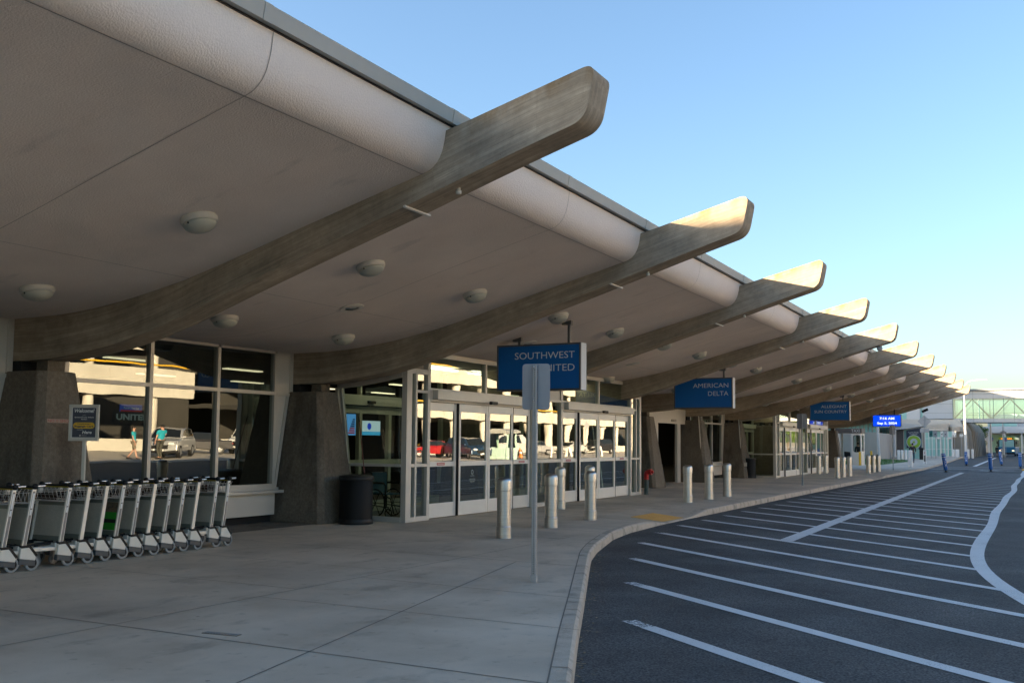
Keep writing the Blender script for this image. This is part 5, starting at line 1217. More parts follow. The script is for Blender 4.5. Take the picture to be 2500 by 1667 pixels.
# white building and the skybridge
wb = thing('white_hall', 'tall white clad hall with slit windows where the bridge lands', 'building', (-20, 172, 0))
a = MB(); a.box(-60, -16.9, 168, 210, 3.0, 9.0); a.box(-16.9, -15.9, 168, 210, 3, 8.8); W_(a, 'wall', M['white_wall'], wb)
a = MB()
for x in (-16.85, -16.1, -15.85): a.box(x, x+.09, 167.8, 167.95, 4.9, 8.6)
W_(a, 'fin', M['clad'], wb)
a = MB(); a.quad((-19.8, 167.98, 5.5), (-18.8, 167.98, 5.5), (-18.8, 167.98, 7.0), (-19.8, 167.98, 7.0)); a.quad((-16.75, 167.98, 5.4), (-16.15, 167.98, 5.4), (-16.15, 167.98, 8.6), (-16.75, 167.98, 8.6)); W_(a, 'window', M['glass_far'], wb, fix=False)
a = MB(); a.box(-70, -22, 186, 262, 9, 12.6); W_(a, 'hall_shade_block', M['white_wall'], wb)  # hidden block, placed and stretched to put the far canopy in shade
br = thing('skybridge', 'enclosed pale skybridge with green glass crossing the road', 'bridge', (6, 162, 5))
a = MB(); a.box(-15.6, -11.47, 160, 165, 5.0, 9.2); a.box(-15.6, 45, 160, 165, 5.0, 5.5); a.box(-11.47, 45, 160, 165, 8.45, 9.6); W_(a, 'cladding', M['clad'], br)
a = MB(); a.box(-15.7, 45, 159.6, 165.4, 9.62, 9.85); a.box(-15.5, 45, 159.9, 165, 4.93, 4.99); W_(a, 'roof', plain('bridge_roof', (.20, .23, .26), .5), br)
a = MB()
for i in range(44): x = -11.47+i*1.35; a.box(x-.035, x+.035, 159.93, 160.0, 5.5, 8.45)
for i in range(22): x = -11.47+i*2.7; a.box(x-.012, x+.012, 159.985, 160.0, 8.47, 9.6); a.box(x-.012, x+.012, 159.985, 160.0, 5.0, 5.48)
a.box(-15.6, 45, 159.985, 160, 9.09, 9.12); a.box(-15.6, -11.5, 159.985, 160, 6.35, 6.38); a.box(-15.6, -11.5, 159.985, 160, 7.7, 7.73)
W_(a, 'mullion', plain('mullion_dark', (.16, .20, .20), .5), br)
M['glass_bridge'] = glass_mat('bridge_glass', (.72, .94, .93), .25, gl=(.9, 1.0, 1.0)); M['bridge_in'] = plain('bridge_inner_wall', (.60, .72, .66), .7)
a = MB(); a.quad((-11.47, 160.05, 5.5), (45, 160.05, 5.5), (45, 160.05, 8.45), (-11.47, 160.05, 8.45)); a.quad((-11.47, 164.9, 5.5), (45, 164.9, 5.5), (45, 164.9, 8.45), (-11.47, 164.9, 8.45)); W_(a, 'pane', M['glass_bridge'], br, fix=False)
a = MB()
for i in range(12):
    x = -11.4+i*5.0
    a.tube([(x, 160.9, 5.5), (x+2.5, 160.9, 8.4), (x+5, 160.9, 5.5)], .13, 6)
W_(a, 'truss_brace', M['bridge_in'], br)
a = MB(); a.box(-11.4, 45, 160.5, 160.54, 6.05, 6.09); a.box(-11.4, 45, 160.5, 160.54, 6.3, 6.34); a.box(-11.4, 45, 160.2, 164.8, 5.5, 5.55); W_(a, 'handrail', M['clad'], br)
# far terminal beyond the bridge
ft = thing('far_terminal', 'distant white canopied terminal front beyond the skybridge', 'building', (0, 245, 0))
a = MB(); a.box(-11.6, 30, 240, 262, 4.35, 5.15); a.box(-11.6, 30, 243, 262, 5.15, 5.78); cn = W_(a, 'canopy', M['white_wall'], ft)
a = MB(); a.box(-10.5, -4.6, 243, 260, 5.8, 8.5); a.box(-4.6, 30, 244.5, 262, 5.8, 8.5); a.box(-12, 30, 262, 262.5, 0, 5); W_(a, 'wall', M['white_wall'], ft)
a = MB()
for x in (-10.2, -7, -3.8, -.5, 3): a.box(x-.15, x+.15, 240.5, 240.8, 0, 4.35)
for i in range(20): a.box(-4.4+i*.8, -4.32+i*.8, 240.9, 241, 0, 3.5)
for z in (1.3, 3.45): a.box(-4.4, 12, 240.9, 241, z, z+.08)
W_(a, 'column', M['white'], ft)
a = MB(); a.quad((-10.3, 242.98, 5.85), (-4.7, 242.98, 5.85), (-4.7, 242.98, 6.5), (-10.3, 242.98, 6.5)); a.quad((-11, 258, 0), (30, 258, 0), (30, 258, 4.2), (-11, 258, 4.2)); W_(a, 'window', M['glass_far'], ft, fix=False)
# light poles
def light_pole(x, y, label, h=9.3, arm=True):
    t = thing('street_lamp', label, 'street lamp', (x, y, -.14), group='tall white street lamps')
    a = MB(); a.tube([(0, 0, .3), (-.03, 0, h*.55), (-.06, 0, h)], [.17, .13, .09], 12); a.build('pole', M['white'], t, auto=40)
    a = MB(); a.lathe([(.28, 0), (.28, .3), (.2, .34)], n=14); a.build('base', M['grey_wall'], t)
    if arm:
        a = MB(); a.tube([(-.06, 0, h-.1), (.1, 0, h+.35), (.45, 0, h+.75), (.95, 0, h+.95), (1.7, 0, h+1.0)], [.07, .055, .045, .04, .04], 8); ar = a.build('arm', M['white'], t, auto=60)
        a = MB(); a.hexa([(1.55, -.1, h+.96), (2.75, -.09, h+.98), (2.75, .09, h+.98), (1.55, .1, h+.96), (1.6, -.08, h+1.08), (2.7, -.05, h+1.03), (2.7, .05, h+1.03), (1.6, .08, h+1.08)]); a.build('lamp_head', M['clad'], ar, bevel=.02)
    return t
light_pole(-8.8, 143, 'tall white street lamp with a curved arm in front of the skybridge')
light_pole(-6.85, 168.5, 'white street lamp pole standing behind the skybridge', h=8.6)
light_pole(-5.25, 172.5, 'thin white pole behind the skybridge near the bus', h=6, arm=False)
# small road signs far away
def far_sign(x, y, w, h, zc, label, mat, text=None, diamond=False, base=-.14):
    t = thing('road_sign', label, 'road sign', (x, y, base), group='small road signs near the bridge')
    a = MB(); a.tube([(0, .03, 0), (0, .03, zc+h*.4-base)], .03, 8); a.build('post', M['galv'], t)
    a = MB(); z = zc-base
    a.prism_y([(w/2, z), (0, z+h/2), (-w/2, z), (0, z-h/2)] if diamond else [(-w/2, z-h/2), (w/2, z-h/2), (w/2, z+h/2), (-w/2, z+h/2)], -.006, 0); p = a.build('plate', mat, t)
    return t, p
far_sign(-5.25, 172, 1.02, .6, 3.69, 'grey diamond sign back in front of the bus', M['galv_plate'], diamond=True)
M['sign_teal'] = plain('sign_teal', (.02, .17, .19), .5)
for x, y, zc, m, lab, w in ((-11.84, 130, 2.98, M['sign_teal'], 'teal arrivals sign on a thin post left of the entrance doors', .38), (-11.37, 130.2, 2.95, M['galv_plate'], 'grey sign back beside the teal sign', .48), (-10.70, 131, 2.96, M['white'], 'narrow white sign with a small dark plane symbol', .27), (-10.31, 131.2, 2.95, M['galv_plate'], 'grey sign back right of the plane symbol sign', .46), (-9.95, 140, 3.03, M['white'], 'white information sign before the beige wall', .46), (-9.12, 140, 2.9, M['white'], 'low white sign right of the information sign', .42)):
    t, p = far_sign(x, y, w, .26 if 'low' in lab else .72, zc, lab, m, base=0)
    if 'plane' in lab or 'teal' in lab:
        a = MB(); z = zc; a.prism_y([(-.1, z-.02), (.02, z+.02), (.1, z+.12), (.12, z+.10), (.06, z-.02), (.08, z-.14), (.05, z-.14), (0, z-.05), (-.08, z-.08)], -.01, -.007); a.build('plane_symbol', M['black'], p)
    elif 'information' in lab:
        a = MB(); a.box(-.02, .02, -.01, -.007, zc+.02, zc+.30); a.box(.06, .2, -.01, -.007, zc-.3, zc-.1); a.box(-.2, -.05, -.01, -.007, zc-.3, zc-.1); a.build('symbol', M['galv_plate'], p)
for x, y, lab in ((-7.0, 175, 'small blue and red bus stop sign left of the bus'), (-5.05, 175.5, 'small blue and red bus stop sign before the bus windscreen')):
    t, p = far_sign(x, y, .42, .58, 2.6, lab, plain('sign_pale_blue', (.10, .22, .45), .5))
    a = MB(); a.box(-.21, .21, -.009, -.006, 2.36+.14, 2.46+.14); a.build('red_band', plain('sign_red', (.5, .08, .08), .5), p)
# pay machine
for x, y, lab in ((-8.85, 91.6, 'white parking pay post with a dark display on the far pavement'), (-5.35, 165.5, 'white parking pay post below the skybridge')):
    t = thing('pay_post', lab, 'pay post', (x, y, 0)); a = MB(); a.prism_y([(-.12, -.15), (.12, -.15), (.12, 1.1), (.07, 1.2), (-.07, 1.2), (-.12, 1.1)], -.1, .1); a.build('casing', M['white'], t, bevel=.02)
    a = MB(); a.box(-.075, .075, -.108, -.10, .2, .72); a.build('display', M['black'], t); a = MB(); a.box(-.05, .05, -.108, -.10, .84, 1.02); a.build('notice', plain('notice_red', (.45, .2, .18), .5), t)
t = thing('waste_bin', 'square dark waste bin beside the walking man', 'litter bin', (-11.75, 118, 0)); a = MB(); a.box(-.2, .2, -.2, .2, -.1, 1.05); a.build('body', M['black'], t, bevel=.03); a = MB(); a.box(-.23, .23, -.23, .23, 1.05, 1.3); a.build('hood', M['black'], t, bevel=.06)
t = thing('waste_bin', 'small dark green bin against the grey hall wall', 'litter bin', (-16.3, 125.2, 0)); a = MB(); a.lathe([(.28, 0), (.3, .8), (.28, .84)], n=16); a.build('body', plain('bin_green', (.015, .05, .04), .5), t, auto=40)
# taxi guide posts
def taxi_post(x, y, lean, leany, rzz, label):
    t = thing('taxi_post', label, 'guide post', (x, y, -.14), 0, 'blue TAXI guide posts on the road'); t.rotation_euler = (R(leany), R(lean), rzz)
    a = MB(); a.lathe([(.16, 0), (.16, .03), (.07, .05), (.05, .15)], n=16); a.build('base', M['black'], t, auto=40)
    a = MB(); a.lathe([(.06, .12), (.10, .16), (.118, .22), (.122, .30), (.122, 1.16), (.115, 1.20), (.06, 1.22)], n=24); bd = a.build('sleeve', M['taxi_blue'], t, auto=40)
    a = MB()
    for z in (.96, 1.12): a.lathe([(.1235, z), (.1235, z+.022)], n=24, cap=False)
    a.build('band', M['letter'], bd)
    vs, fs = text_geo('TAXI', .2, 'LEFT', offset=.006, extrude=0)
    x0 = min(v.x for v in vs); x1 = max(v.x for v in vs); y0_ = min(v.y for v in vs); y1 = max(v.y for v in vs)
    out = []
    for v in vs:
        zz = .90 - (v.x-x0)/(x1-x0)*.58; aa = ((v.y-y0_)/(y1-y0_)-.5)*.13/.124 - math.pi/2 + .35
        out.append((.1245*math.cos(aa), .1245*math.sin(aa), zz))
    a = MB(); a.add(out, fs); a.build('lettering', M['letter'], bd, fix=False)
    return t
taxi_post(-5.50, 69.8, -7, 0, .1, 'blue TAXI guide post nearest the kerb, leaning left'); taxi_post(-5.78, 94, -1, 0, -.3, 'upright blue TAXI guide post beyond the road lines'); taxi_post(-3.05, 73.6, -4, 0, 1.1, 'blue TAXI guide post in the middle of the lane, slightly tilted')
taxi_post(-3.15, 97, -6, 0, -.1, 'small blue TAXI guide post tilted in front of the bus'); taxi_post(-1.5, 85.5, 0, 0, 1.9, 'blue TAXI guide post at the right edge of the photo')

# ================================================================== PEOPLE
def skin_mesh(name, nodes, edges, mats, parent, level=2, matfn=None):
    me = bpy.data.meshes.new(name); bm = bmesh.new(); lay = bm.verts.layers.skin.verify()
    vs = []
    for i, (p, r) in enumerate(nodes):
        v = bm.verts.new(p); sk = v[lay]; sk.radius = r if isinstance(r, tuple) else (r, r); sk.use_root = (i == 0); vs.append(v)
    for a, b in edges: bm.edges.new((vs[a], vs[b]))
    bm.to_mesh(me); bm.free()
    o = bpy.data.objects.new(name, me); COL.objects.link(o)
    o.modifiers.new('skin', 'SKIN'); s = o.modifiers.new('sub', 'SUBSURF'); s.levels = s.render_levels = level
    dg = bpy.context.evaluated_depsgraph_get(); m2 = bpy.data.meshes.new_from_object(o.evaluated_get(dg))
    bpy.data.objects.remove(o); bpy.data.meshes.remove(me); m2.name = name
    for m in mats: m2.materials.append(m)
    for p in m2.polygons: p.use_smooth = True
    o = bpy.data.objects.new(name, m2); COL.objects.link(o); o.parent = parent
    return o
def person(loc, rz, label, top, trousers, stride=.18, arms=((-.05, .0), (.05, .0)), pack=False, cap=False, shorts=False, longsleeve=True, elbow=.0, hgt=1.78):
    t = thing('person', label, 'person', loc, rz); k = hgt/1.78; t.scale = (k, k, k)
    s = stride
    J = {'pel': (0, 0, .95), 'bel': (0, .0, 1.08), 'che': (0, .01, 1.30), 'nek': (0, .015, 1.50), 'hd': (0, -.015, 1.60), 'hd2': (0, -.01, 1.70)}
    legL = [(.09, 0, .90), (.10, -s*.45-.02, .50), (.10, -s-.0, .10), (.10, -s-.14, .04)]; legR = [(-.09, 0, .90), (-.10, s*.3-.03, .50), (-.10, s+.05, .12), (-.10, s-.08, .04)]
    def arm(sd, fwd, lift):
        sh = (.19*sd, .01, 1.42); el = (.25*sd, .03+fwd, 1.15+lift*.3); wr = (.24*sd, -.06+fwd*1.6-elbow, .92+lift); return [sh, el, wr]
    aL, aR = arm(1, *arms[0]), arm(-1, *arms[1])
    nodes = [(J['pel'], (.125, .10)), (J['bel'], (.13, .095)), (J['che'], (.15, .105)), (J['nek'], .055), (J['hd'], (.078, .09)), (J['hd2'], (.07, .085))]
    edges = [(0, 1), (1, 2), (2, 3), (3, 4), (4, 5)]
    def chain(pts, rs, root):
        last = root
        for p, r in zip(pts, rs): nodes.append((p, r)); edges.append((last, len(nodes)-1)); last = len(nodes)-1
        return last
    chain(legL, (.085, .055, .04, .038), 0); chain(legR, (.085, .055, .04, .038), 0)
    for sd, A_ in ((1, aL), (-1, aR)):
        w = chain(A_, (.055, .042, .028), 2)
        hx_, hy_, hz_ = A_[2]; pal = (hx_, hy_-.02, hz_-.07); nodes.append((pal, (.018, .035))); edges.append((w, len(nodes)-1)); pi = len(nodes)-1
        for f in range(4): nodes.append(((hx_+.004*sd, hy_-.055+f*.022, hz_-.135-(.012 if f in (1, 2) else 0)), .009)); edges.append((pi, len(nodes)-1)); nodes.append(((hx_-.012*sd, hy_-.06+f*.022, hz_-.170-(.012 if f in (1, 2) else 0)), .008)); edges.append((len(nodes)-2, len(nodes)-1))
        nodes.append(((hx_-.005*sd, hy_-.07, hz_-.085), .010)); edges.append((pi, len(nodes)-1))
    body = skin_mesh('body', nodes, edges, [M['skin']], t)
    # face features
    a = MB(); a.sphere((0, -.105, 1.635), .018, 8, (.8, 1.2, 1.3)); a.sphere((.078, 0, 1.635), .026, 8, (.4, .8, 1.2)); a.sphere((-.078, 0, 1.635), .026, 8, (.4, .8, 1.2)); a.build('face', M['skin'], body, smooth=True)
    a = MB(); a.sphere((.03, -.092, 1.655), .011, 8); a.sphere((-.03, -.092, 1.655), .011, 8); a.build('eye', M['black'], body, smooth=True)
    # clothes
    n2 = [((0, .0, .93), (.145, .115)), (J['bel'], (.148, .112)), (J['che'], (.172, .125)), ((0, .015, 1.47), (.085, .08))]; e2 = [(0, 1), (1, 2), (2, 3)]
    for A_ in (aL, aR):
        l = 2; rs = (.072, .058, .042) if longsleeve else (.075, .066)
        q = A_ if longsleeve else [A_[0], tuple(Vector(A_[0]).lerp(Vector(A_[1]), .75))]
        for p, r in zip(q, rs): n2.append((p, r)); e2.append((l, len(n2)-1)); l = len(n2)-1
    skin_mesh('jacket' if longsleeve else 'shirt', n2, e2, [top], t)
    n3 = [((0, 0, .97), (.135, .108))]; e3 = []
    for Lg in (legL, legR):
        l = 0; q = Lg[:3] if not shorts else [Lg[0], tuple(Vector(Lg[0]).lerp(Vector(Lg[1]), .9))]
        for p, r in zip(q, (.098, .07, .058) if not shorts else (.10, .088)): n3.append((p, r)); e3.append((l, len(n3)-1)); l = len(n3)-1
    skin_mesh('trousers' if not shorts else 'shorts', n3, e3, [trousers], t)
    for Lg in (legL, legR):
        a = MB(); h, f = Vector(Lg[2]), Vector(Lg[3]); 
        a.hexa([(h.x-.045, h.y+.05, 0), (h.x+.045, h.y+.05, 0), (h.x+.045, h.y-.22, 0), (h.x-.045, h.y-.22, 0), (h.x-.04, h.y+.045, .10), (h.x+.04, h.y+.045, .10), (h.x+.035, h.y-.2, .05), (h.x-.035, h.y-.2, .05)]); a.build('shoe', M['black'], t, bevel=.015)
    a = MB(); a.sphere((0, .012, 1.675), .098, 14, (.9, 1.02, .98)); hr = a.build('hair' if not cap else 'cap', M['hair'] if not cap else M['black'], t, smooth=True)
    if cap: a = MB(); a.box(-.07, .07, -.19, -.06, 1.695, 1.71); a.build('cap_peak', M['black'], hr, bevel=.004)
    if pack:
        a = MB(); a.hexa([(-.15, .10, 1.0), (.15, .10, 1.0), (.14, .27, 1.02), (-.14, .27, 1.02), (-.13, .12, 1.42), (.13, .12, 1.42), (.11, .22, 1.40), (-.11, .22, 1.40)]); bp_ = a.build('backpack', M['black'], t, bevel=.05)
        a = MB(); a.box(-.10, .10, .26, .30, 1.06, 1.22); a.build('pocket', plain('pack_pocket', (.03, .03, .035), .7), bp_, bevel=.02)
        for sx in (-.1, .1):
            a = MB(); a.tube([(sx, .14, 1.42), (sx*1.1, .02, 1.50), (sx*1.15, -.13, 1.38), (sx*1.2, -.12, 1.15), (sx*1.4, .10, 1.05)], .018, 6); a.build('strap', M['black'], bp_, smooth=True)
    return t
person((-10.3, 96, 0), R(180), 'man in a dark jacket walking away with a black backpack', M['jacket'], M['jeans'], stride=.13, arms=((.03, .06), (-.02, .06)), pack=True, elbow=.06)
person((-12.65, 81.1, 0), R(40), 'person in a dark jacket standing behind the right booth window', M['jacket'], M['jeans'], stride=.04, arms=((-.1, .35), (0, .0)))
person((-6.4, 178, -.14), R(170), 'person in dark clothes and shorts standing left of the bus', M['jacket'], M['khaki'], stride=.1, shorts=True)
person((17.3, 37.9, -.14), R(-120), 'man in turquoise shirt and khaki shorts striding across the drive', M['turq'], M['khaki'], stride=.24, shorts=True, longsleeve=False)
person((17.0, 39.6, -.14), R(90), 'man in turquoise shirt, dark trousers and black cap beside the silver car', M['turq'], plain('trousers_dark', (.05, .05, .04), .8), stride=.03, longsleeve=False, cap=True, arms=((-.08, .2), (0, 0)), hgt=1.88)

# ================================================================== ACROSS THE ROAD (seen in the window reflections)
def garage(y0, y1, label, X=31, cols=(), levels=((3.75, 5.75), (7.05, 8.5)), loc=None):
    t = thing('parking_garage', label, 'parking garage', (X+8, (y0+y1)/2, 0))
    for z0, z1 in levels:
        a = MB(); y = y0
        while y < y1: a.box(X, X+.25, y+.012, min(y+5.6, y1)-.012, z0, z1); y += 5.6
        W_(a, 'parapet', M['garage'], t)
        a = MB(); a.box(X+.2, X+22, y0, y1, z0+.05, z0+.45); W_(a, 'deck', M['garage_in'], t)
        a = MB(); a.tube([(X+.3, y0, z1+.28), (X+.3, y1, z1+.28)], .06, 6); W_(a, 'guard_rail', M['yellow'], t)
    for y in cols:
        a = MB(); a.lathe([(.36, -.14), (.44, 3.75)], (X+.75, y, 0), 18); a.lathe([(.36, 4.2), (.40, 7.1)], (X+.75, y, 0), 18); W_(a, 'column', M['garage'], t, auto=40)
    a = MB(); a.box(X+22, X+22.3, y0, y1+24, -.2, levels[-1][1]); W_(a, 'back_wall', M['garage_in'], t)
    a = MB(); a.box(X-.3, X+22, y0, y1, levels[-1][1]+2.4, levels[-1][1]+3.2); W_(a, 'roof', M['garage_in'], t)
    return t
garage(14, 55.5, 'pale concrete parking ramp with curved columns across the road', cols=[18.2+5.65*i for i in range(7)])
garage(76, 170, 'long pale parking garage with two parapets across the road', cols=[82.5+5.55*i for i in range(16)], levels=((3.4, 4.7), (7.0, 8.5)))
lw = thing('barrier_wall', 'low white wall in front of the parking garage', 'wall', (30, 90, -.14)); a = MB(); a.box(29.8, 30.05, 14, 170, -.14, .68); W_(a, 'wall', M['garage'], lw)
isl = MB(); isl.quad((13.2, -60, -.132), (70, -60, -.132), (70, 420, -.132), (13.2, 420, -.132)); M['apron'] = noisy('concrete_drive', [(0.45, 0.41, 0.355), (0.54, 0.50, 0.44)], scale=0.5, rough=0.85, fine=0.08, fscale=30); tag(isl.build('garage_pavement', M['apron'], fix=False), 'pale concrete drive in front of the garage', 'drive', kind='structure')

def car(label, loc, rz, paint, kind='suv'):
    t = thing('parked_car', label, 'car', loc, rz, 'cars parked across the road')
    L, Wd, H = {'suv': (4.7, .93, 1.72), 'sedan': (4.6, .89, 1.45), 'van': (5.2, .98, 2.0)}[kind]
    h = L/2
    # side profile (y forward is -h)
    if kind == 'sedan': low = [(-h, .35), (-h+.05, .62), (-h+.4, .78), (-h+1.35, .90), (h-.95, .94), (h-.1, .90), (h, .60), (h-.03, .32)]; cab = [(-h+1.25, .90), (-h+2.0, 1.38), (-h+2.6, 1.45), (h-1.5, 1.42), (h-.75, .94)]
    elif kind == 'suv': low = [(-h, .38), (-h+.03, .75), (-h+.25, .95), (-h+1.2, 1.08), (h-.15, 1.10), (h, .85), (h-.03, .36)]; cab = [(-h+1.1, 1.08), (-h+1.85, 1.62), (-h+2.5, 1.72), (h-.75, 1.68), (h-.18, 1.10)]
    else: low = [(-h, .38), (-h+.03, .85), (-h+.2, 1.0), (-h+.75, 1.12), (h-.1, 1.12), (h, .9), (h-.02, .36)]; cab = [(-h+.65, 1.12), (-h+1.35, 1.85), (-h+1.9, 2.0), (h-.3, 1.98), (h-.06, 1.12)]
    a = MB(); a.prism_x(low, -Wd, Wd)
    n = len(cab); ins = .16
    zt = max(z for _, z in cab); zb = cab[0][1]
    wv = lambda z: Wd-.03-ins*(z-zb)/(zt-zb)
    vs = [(-wv(z), y, z) for y, z in cab]+[(wv(z), y, z) for y, z in cab]; a.add(vs, [tuple(range(n))[::-1], tuple(range(n, 2*n))]+[(i, (i+1) % n, n+(i+1) % n, n+i) for i in range(n)])
    body = a.build('body', paint, t, bevel=.06)
    gm = M['car_glass']
    def shrink(poly, f): cy = sum(p[0] for p in poly)/len(poly); cz = sum(p[1] for p in poly)/len(poly); return [(cy+(y-cy)*f, cz+(z-cz)*f) for y, z in poly]
    for s in (-1, 1):
        p = [(y+(0), z) for y, z in shrink(cab, .80)]
        mid = (p[0][0]+p[-1][0])/2
        a = MB(); a.add([(s*(wv(z)+.012), y, z+.03) for y, z in p], [tuple(range(n))]); a.build('side_window', gm, t, fix=False)
    def cross(pa, pb, f0, f1, nm):
        (ya, za), (yb, zb_) = pa, pb; a = MB()
        q = lambda f: (ya+(yb-ya)*f, za+(zb_-za)*f)
        (y0, z0), (y1, z1) = q(f0), q(f1); nrm = Vector((0, -(zb_-za), (yb-ya))).normalized()*.012
        if nrm.z < 0: nrm = -nrm
        a.quad((-wv(z0)+.1, y0+nrm.y, z0+nrm.z), (wv(z0)-.1, y0+nrm.y, z0+nrm.z), (wv(z1)-.1, y1+nrm.y, z1+nrm.z), (-wv(z1)+.1, y1+nrm.y, z1+nrm.z)); a.build(nm, gm, t, fix=False)
    cross(cab[0], cab[1], .08, .97, 'windscreen'); cross(cab[-1], cab[-2], .15, .9, 'rear_window')
    for y in (-h+.85, h-.9):
        for s in (-1, 1):
            a = MB(); r = .35 if kind != 'sedan' else .32; a.lathe([(r*.6, -.11), (r*.94, -.11), (r, -.08), (r, .08), (r*.94, .11), (r*.6, .11)], n=22, M=RY(90).to_3x3(), c=(s*(Wd-.09), y, r), cap=False); w = a.build('wheel', M['black'], t, auto=40)
            a = MB(); a.lathe([(r*.62, .10*s), (r*.55, .08*s), (.05, .095*s), (.01, .1*s)], n=14, M=RY(90).to_3x3(), c=(s*(Wd-.09), y, r), cap=False); a.build('rim', M['galv'], w, auto=40)
    for s in (-1, 1):
        a = MB(); z = low[1][1]+.0; a.box(s*Wd*.62-.17, s*Wd*.62+.17, -h-.015, -h+.12, z-.03, z+.11); a.build('headlight', plain('headlight', (.7, .7, .7), .2) if 'hl' not in M else M['hl'], t, bevel=.02)
        a = MB(); a.box(s*Wd*.72-.15, s*Wd*.72+.15, h-.12, h+.015, z-.02, z+.14); a.build('tail_light', M['red'], t, bevel=.02)
        a = MB(); a.box(s*(Wd+.02)-.09, s*(Wd+.02)+.09, cab[0][0]+.35, cab[0][0]+.5, zb+.02, zb+.16); a.build('wing_mirror', paint, t, bevel=.03)
    a = MB(); a.box(-Wd*.45, Wd*.45, -h-.012, -h+.05, .52, low[1][1]-.02); a.build('grille', M['black'], t); a = MB(); a.box(-.26, .26, -h-.02, -h, .42, .52); a.build('number_plate', M['white'], t)
    a = MB(); a.box(-Wd*.97, Wd*.97, -h-.02, -h+.15, .30, .42); a.box(-Wd*.97, Wd*.97, h-.15, h+.02, .30, .42); a.build('bumper', M['black'], t, bevel=.03)
    return t
M['car_glass'] = plain('car_glass', (.012, .015, .018), .05); M['hl'] = plain('headlight', (.7, .7, .7), .2)
def carpaint(n, c): return plain(n, c, .28, .3, coat=.6)
P_silver, P_white, P_blue, P_red, P_dark = carpaint('paint_silver', (.42, .43, .44)), carpaint('paint_white', (.62, .62, .60)), carpaint('paint_blue', (.02, .05, .10)), carpaint('paint_red', (.36, .015, .02)), carpaint('paint_dark', (.03, .03, .035))
cs_ = [('silver people carrier behind the two men in turquoise', (18.8, 42.0, -.14), R(-32), P_silver, 'suv'), ('white van parked past the dark saloon', (21.0, 51.5, -.14), R(-20), P_white, 'van'), ('dark saloon parked between the silver carrier and the white van', (22.0, 47.0, -.14), R(35), P_dark, 'sedan'),
       ('dark blue off-roader facing the terminal doors', (19.6, 70.2, -.14), R(-62), P_blue, 'suv'), ('red saloon standing left of the dark blue off-roader', (23.5, 70.5, -.14), R(30), P_red, 'sedan'), ('red saloon behind the dark blue off-roader', (22.6, 74.8, -.14), R(-70), P_red, 'sedan'), ('white off-roader parked left of the red saloon', (24.5, 64.0, -.14), R(15), P_white, 'suv'),
       ('white van right of the glass shelter', (24, 84, -.14), R(15), P_white, 'van'), ('silver saloon in front of the low white wall', (24.5, 92, -.14), R(10), P_silver, 'sedan'), ('white saloon by the far garage columns', (24.5, 101, -.14), R(8), P_white, 'sedan'), ('dark off-roader by the far garage columns', (25, 110, -.14), R(8), P_dark, 'suv'),
       ('white saloon on the upper ramp deck', (33.2, 48.8, 4.2), R(5), P_white, 'sedan')]
for c in cs_: car(*c)
# shelter, cones, sign
t = thing('attendant_shelter', 'small pale green glazed shelter with a curved roof across the road', 'shelter', (17.2, 71.8, -.14))
a = MB()
for x in (-.9, .9):
    for y in (-.9, .9): a.box(x-.05, x+.05, y-.05, y+.05, 0, 2.1)
a.box(-.9, .9, -.9, .9, 0, .06); a.box(-.92, -.86, -.9, .9, .06, .9); a.box(.86, .92, -.9, .9, .06, .9); a.box(-.86, .86, -.92, -.86, .06, .9); a.build('frame', plain('shelter_green', (.45, .62, .55), .5), t)
a = MB(); a.quad((-.9, -.9, .9), (-.9, .9, .9), (-.9, .9, 2.1), (-.9, -.9, 2.1)); a.quad((.9, -.9, .9), (.9, .9, .9), (.9, .9, 2.1), (.9, -.9, 2.1)); a.build('pane', M['glass_side'], t, fix=False)
a = MB(); a.prism_y([(1.15*math.cos(i*math.pi/10), 2.1+.4*math.sin(i*math.pi/10)) for i in range(11)], -1.2, 1.2); a.build('roof', plain('shelter_roof', (.35, .36, .34), .4), t)
def cone(loc, h, m, label):
    t = thing('traffic_cone', label, 'traffic cone', loc, group='cones and channelisers across the road'); a = MB(); a.lathe([(.15, .04), (.05, h-.05), (.04, h), (.01, h)], n=16); c_ = a.build('cone', m, t, auto=40)
    a = MB(); a.box(-.22, .22, -.22, .22, 0, .05); a.build('base', M['black'], t, bevel=.02); a = MB(); a.lathe([(.11, h*.45), (.09, h*.6)], n=16, cap=False); a.build('band', M['white'], c_)
M['orange'] = plain('cone_orange', (.65, .16, .02), .5)
cone((17.9, 76.4, -.14), .95, M['orange'], 'orange traffic cone right of the glass shelter'); cone((17.1, 80.7, -.14), 1.1, M['white'], 'tall white channeliser cone in front of the low wall'); cone((18.3, 74.6, -.14), .9, M['orange'], 'orange traffic cone beside the glass shelter')
t = thing('road_sign', 'tall road sign with a diamond plate across the road', 'road sign', (17.75, 90, -.14)); a = MB(); a.tube([(0, 0, 0), (0, 0, 3.3)], .04, 8); a.build('post', M['galv'], t); a = MB(); a.prism_x([(.55, 3.15), (0, 3.7), (-.55, 3.15), (0, 2.6)], -.05, -.043); a.build('plate', M['galv_plate'], t)
for y, lab in ((95.3, 'white A-board leaning open near the far cars'), (88.0, 'white A-board beside the tall road sign')):
    t = thing('a_board', lab, 'A-board', (18.5, y, -.14)); a = MB()
    a.hexa([(-.30, -.3, 0), (-.27, -.3, 0), (-.27, .3, 0), (-.30, .3, 0), (-.04, -.3, 1.0), (-.01, -.3, 1.0), (-.01, .3, 1.0), (-.04, .3, 1.0)]); a.hexa([(.27, -.3, 0), (.30, -.3, 0), (.30, .3, 0), (.27, .3, 0), (.01, -.3, 1.0), (.04, -.3, 1.0), (.04, .3, 1.0), (.01, .3, 1.0)]); a.build('board', M['white'], t)
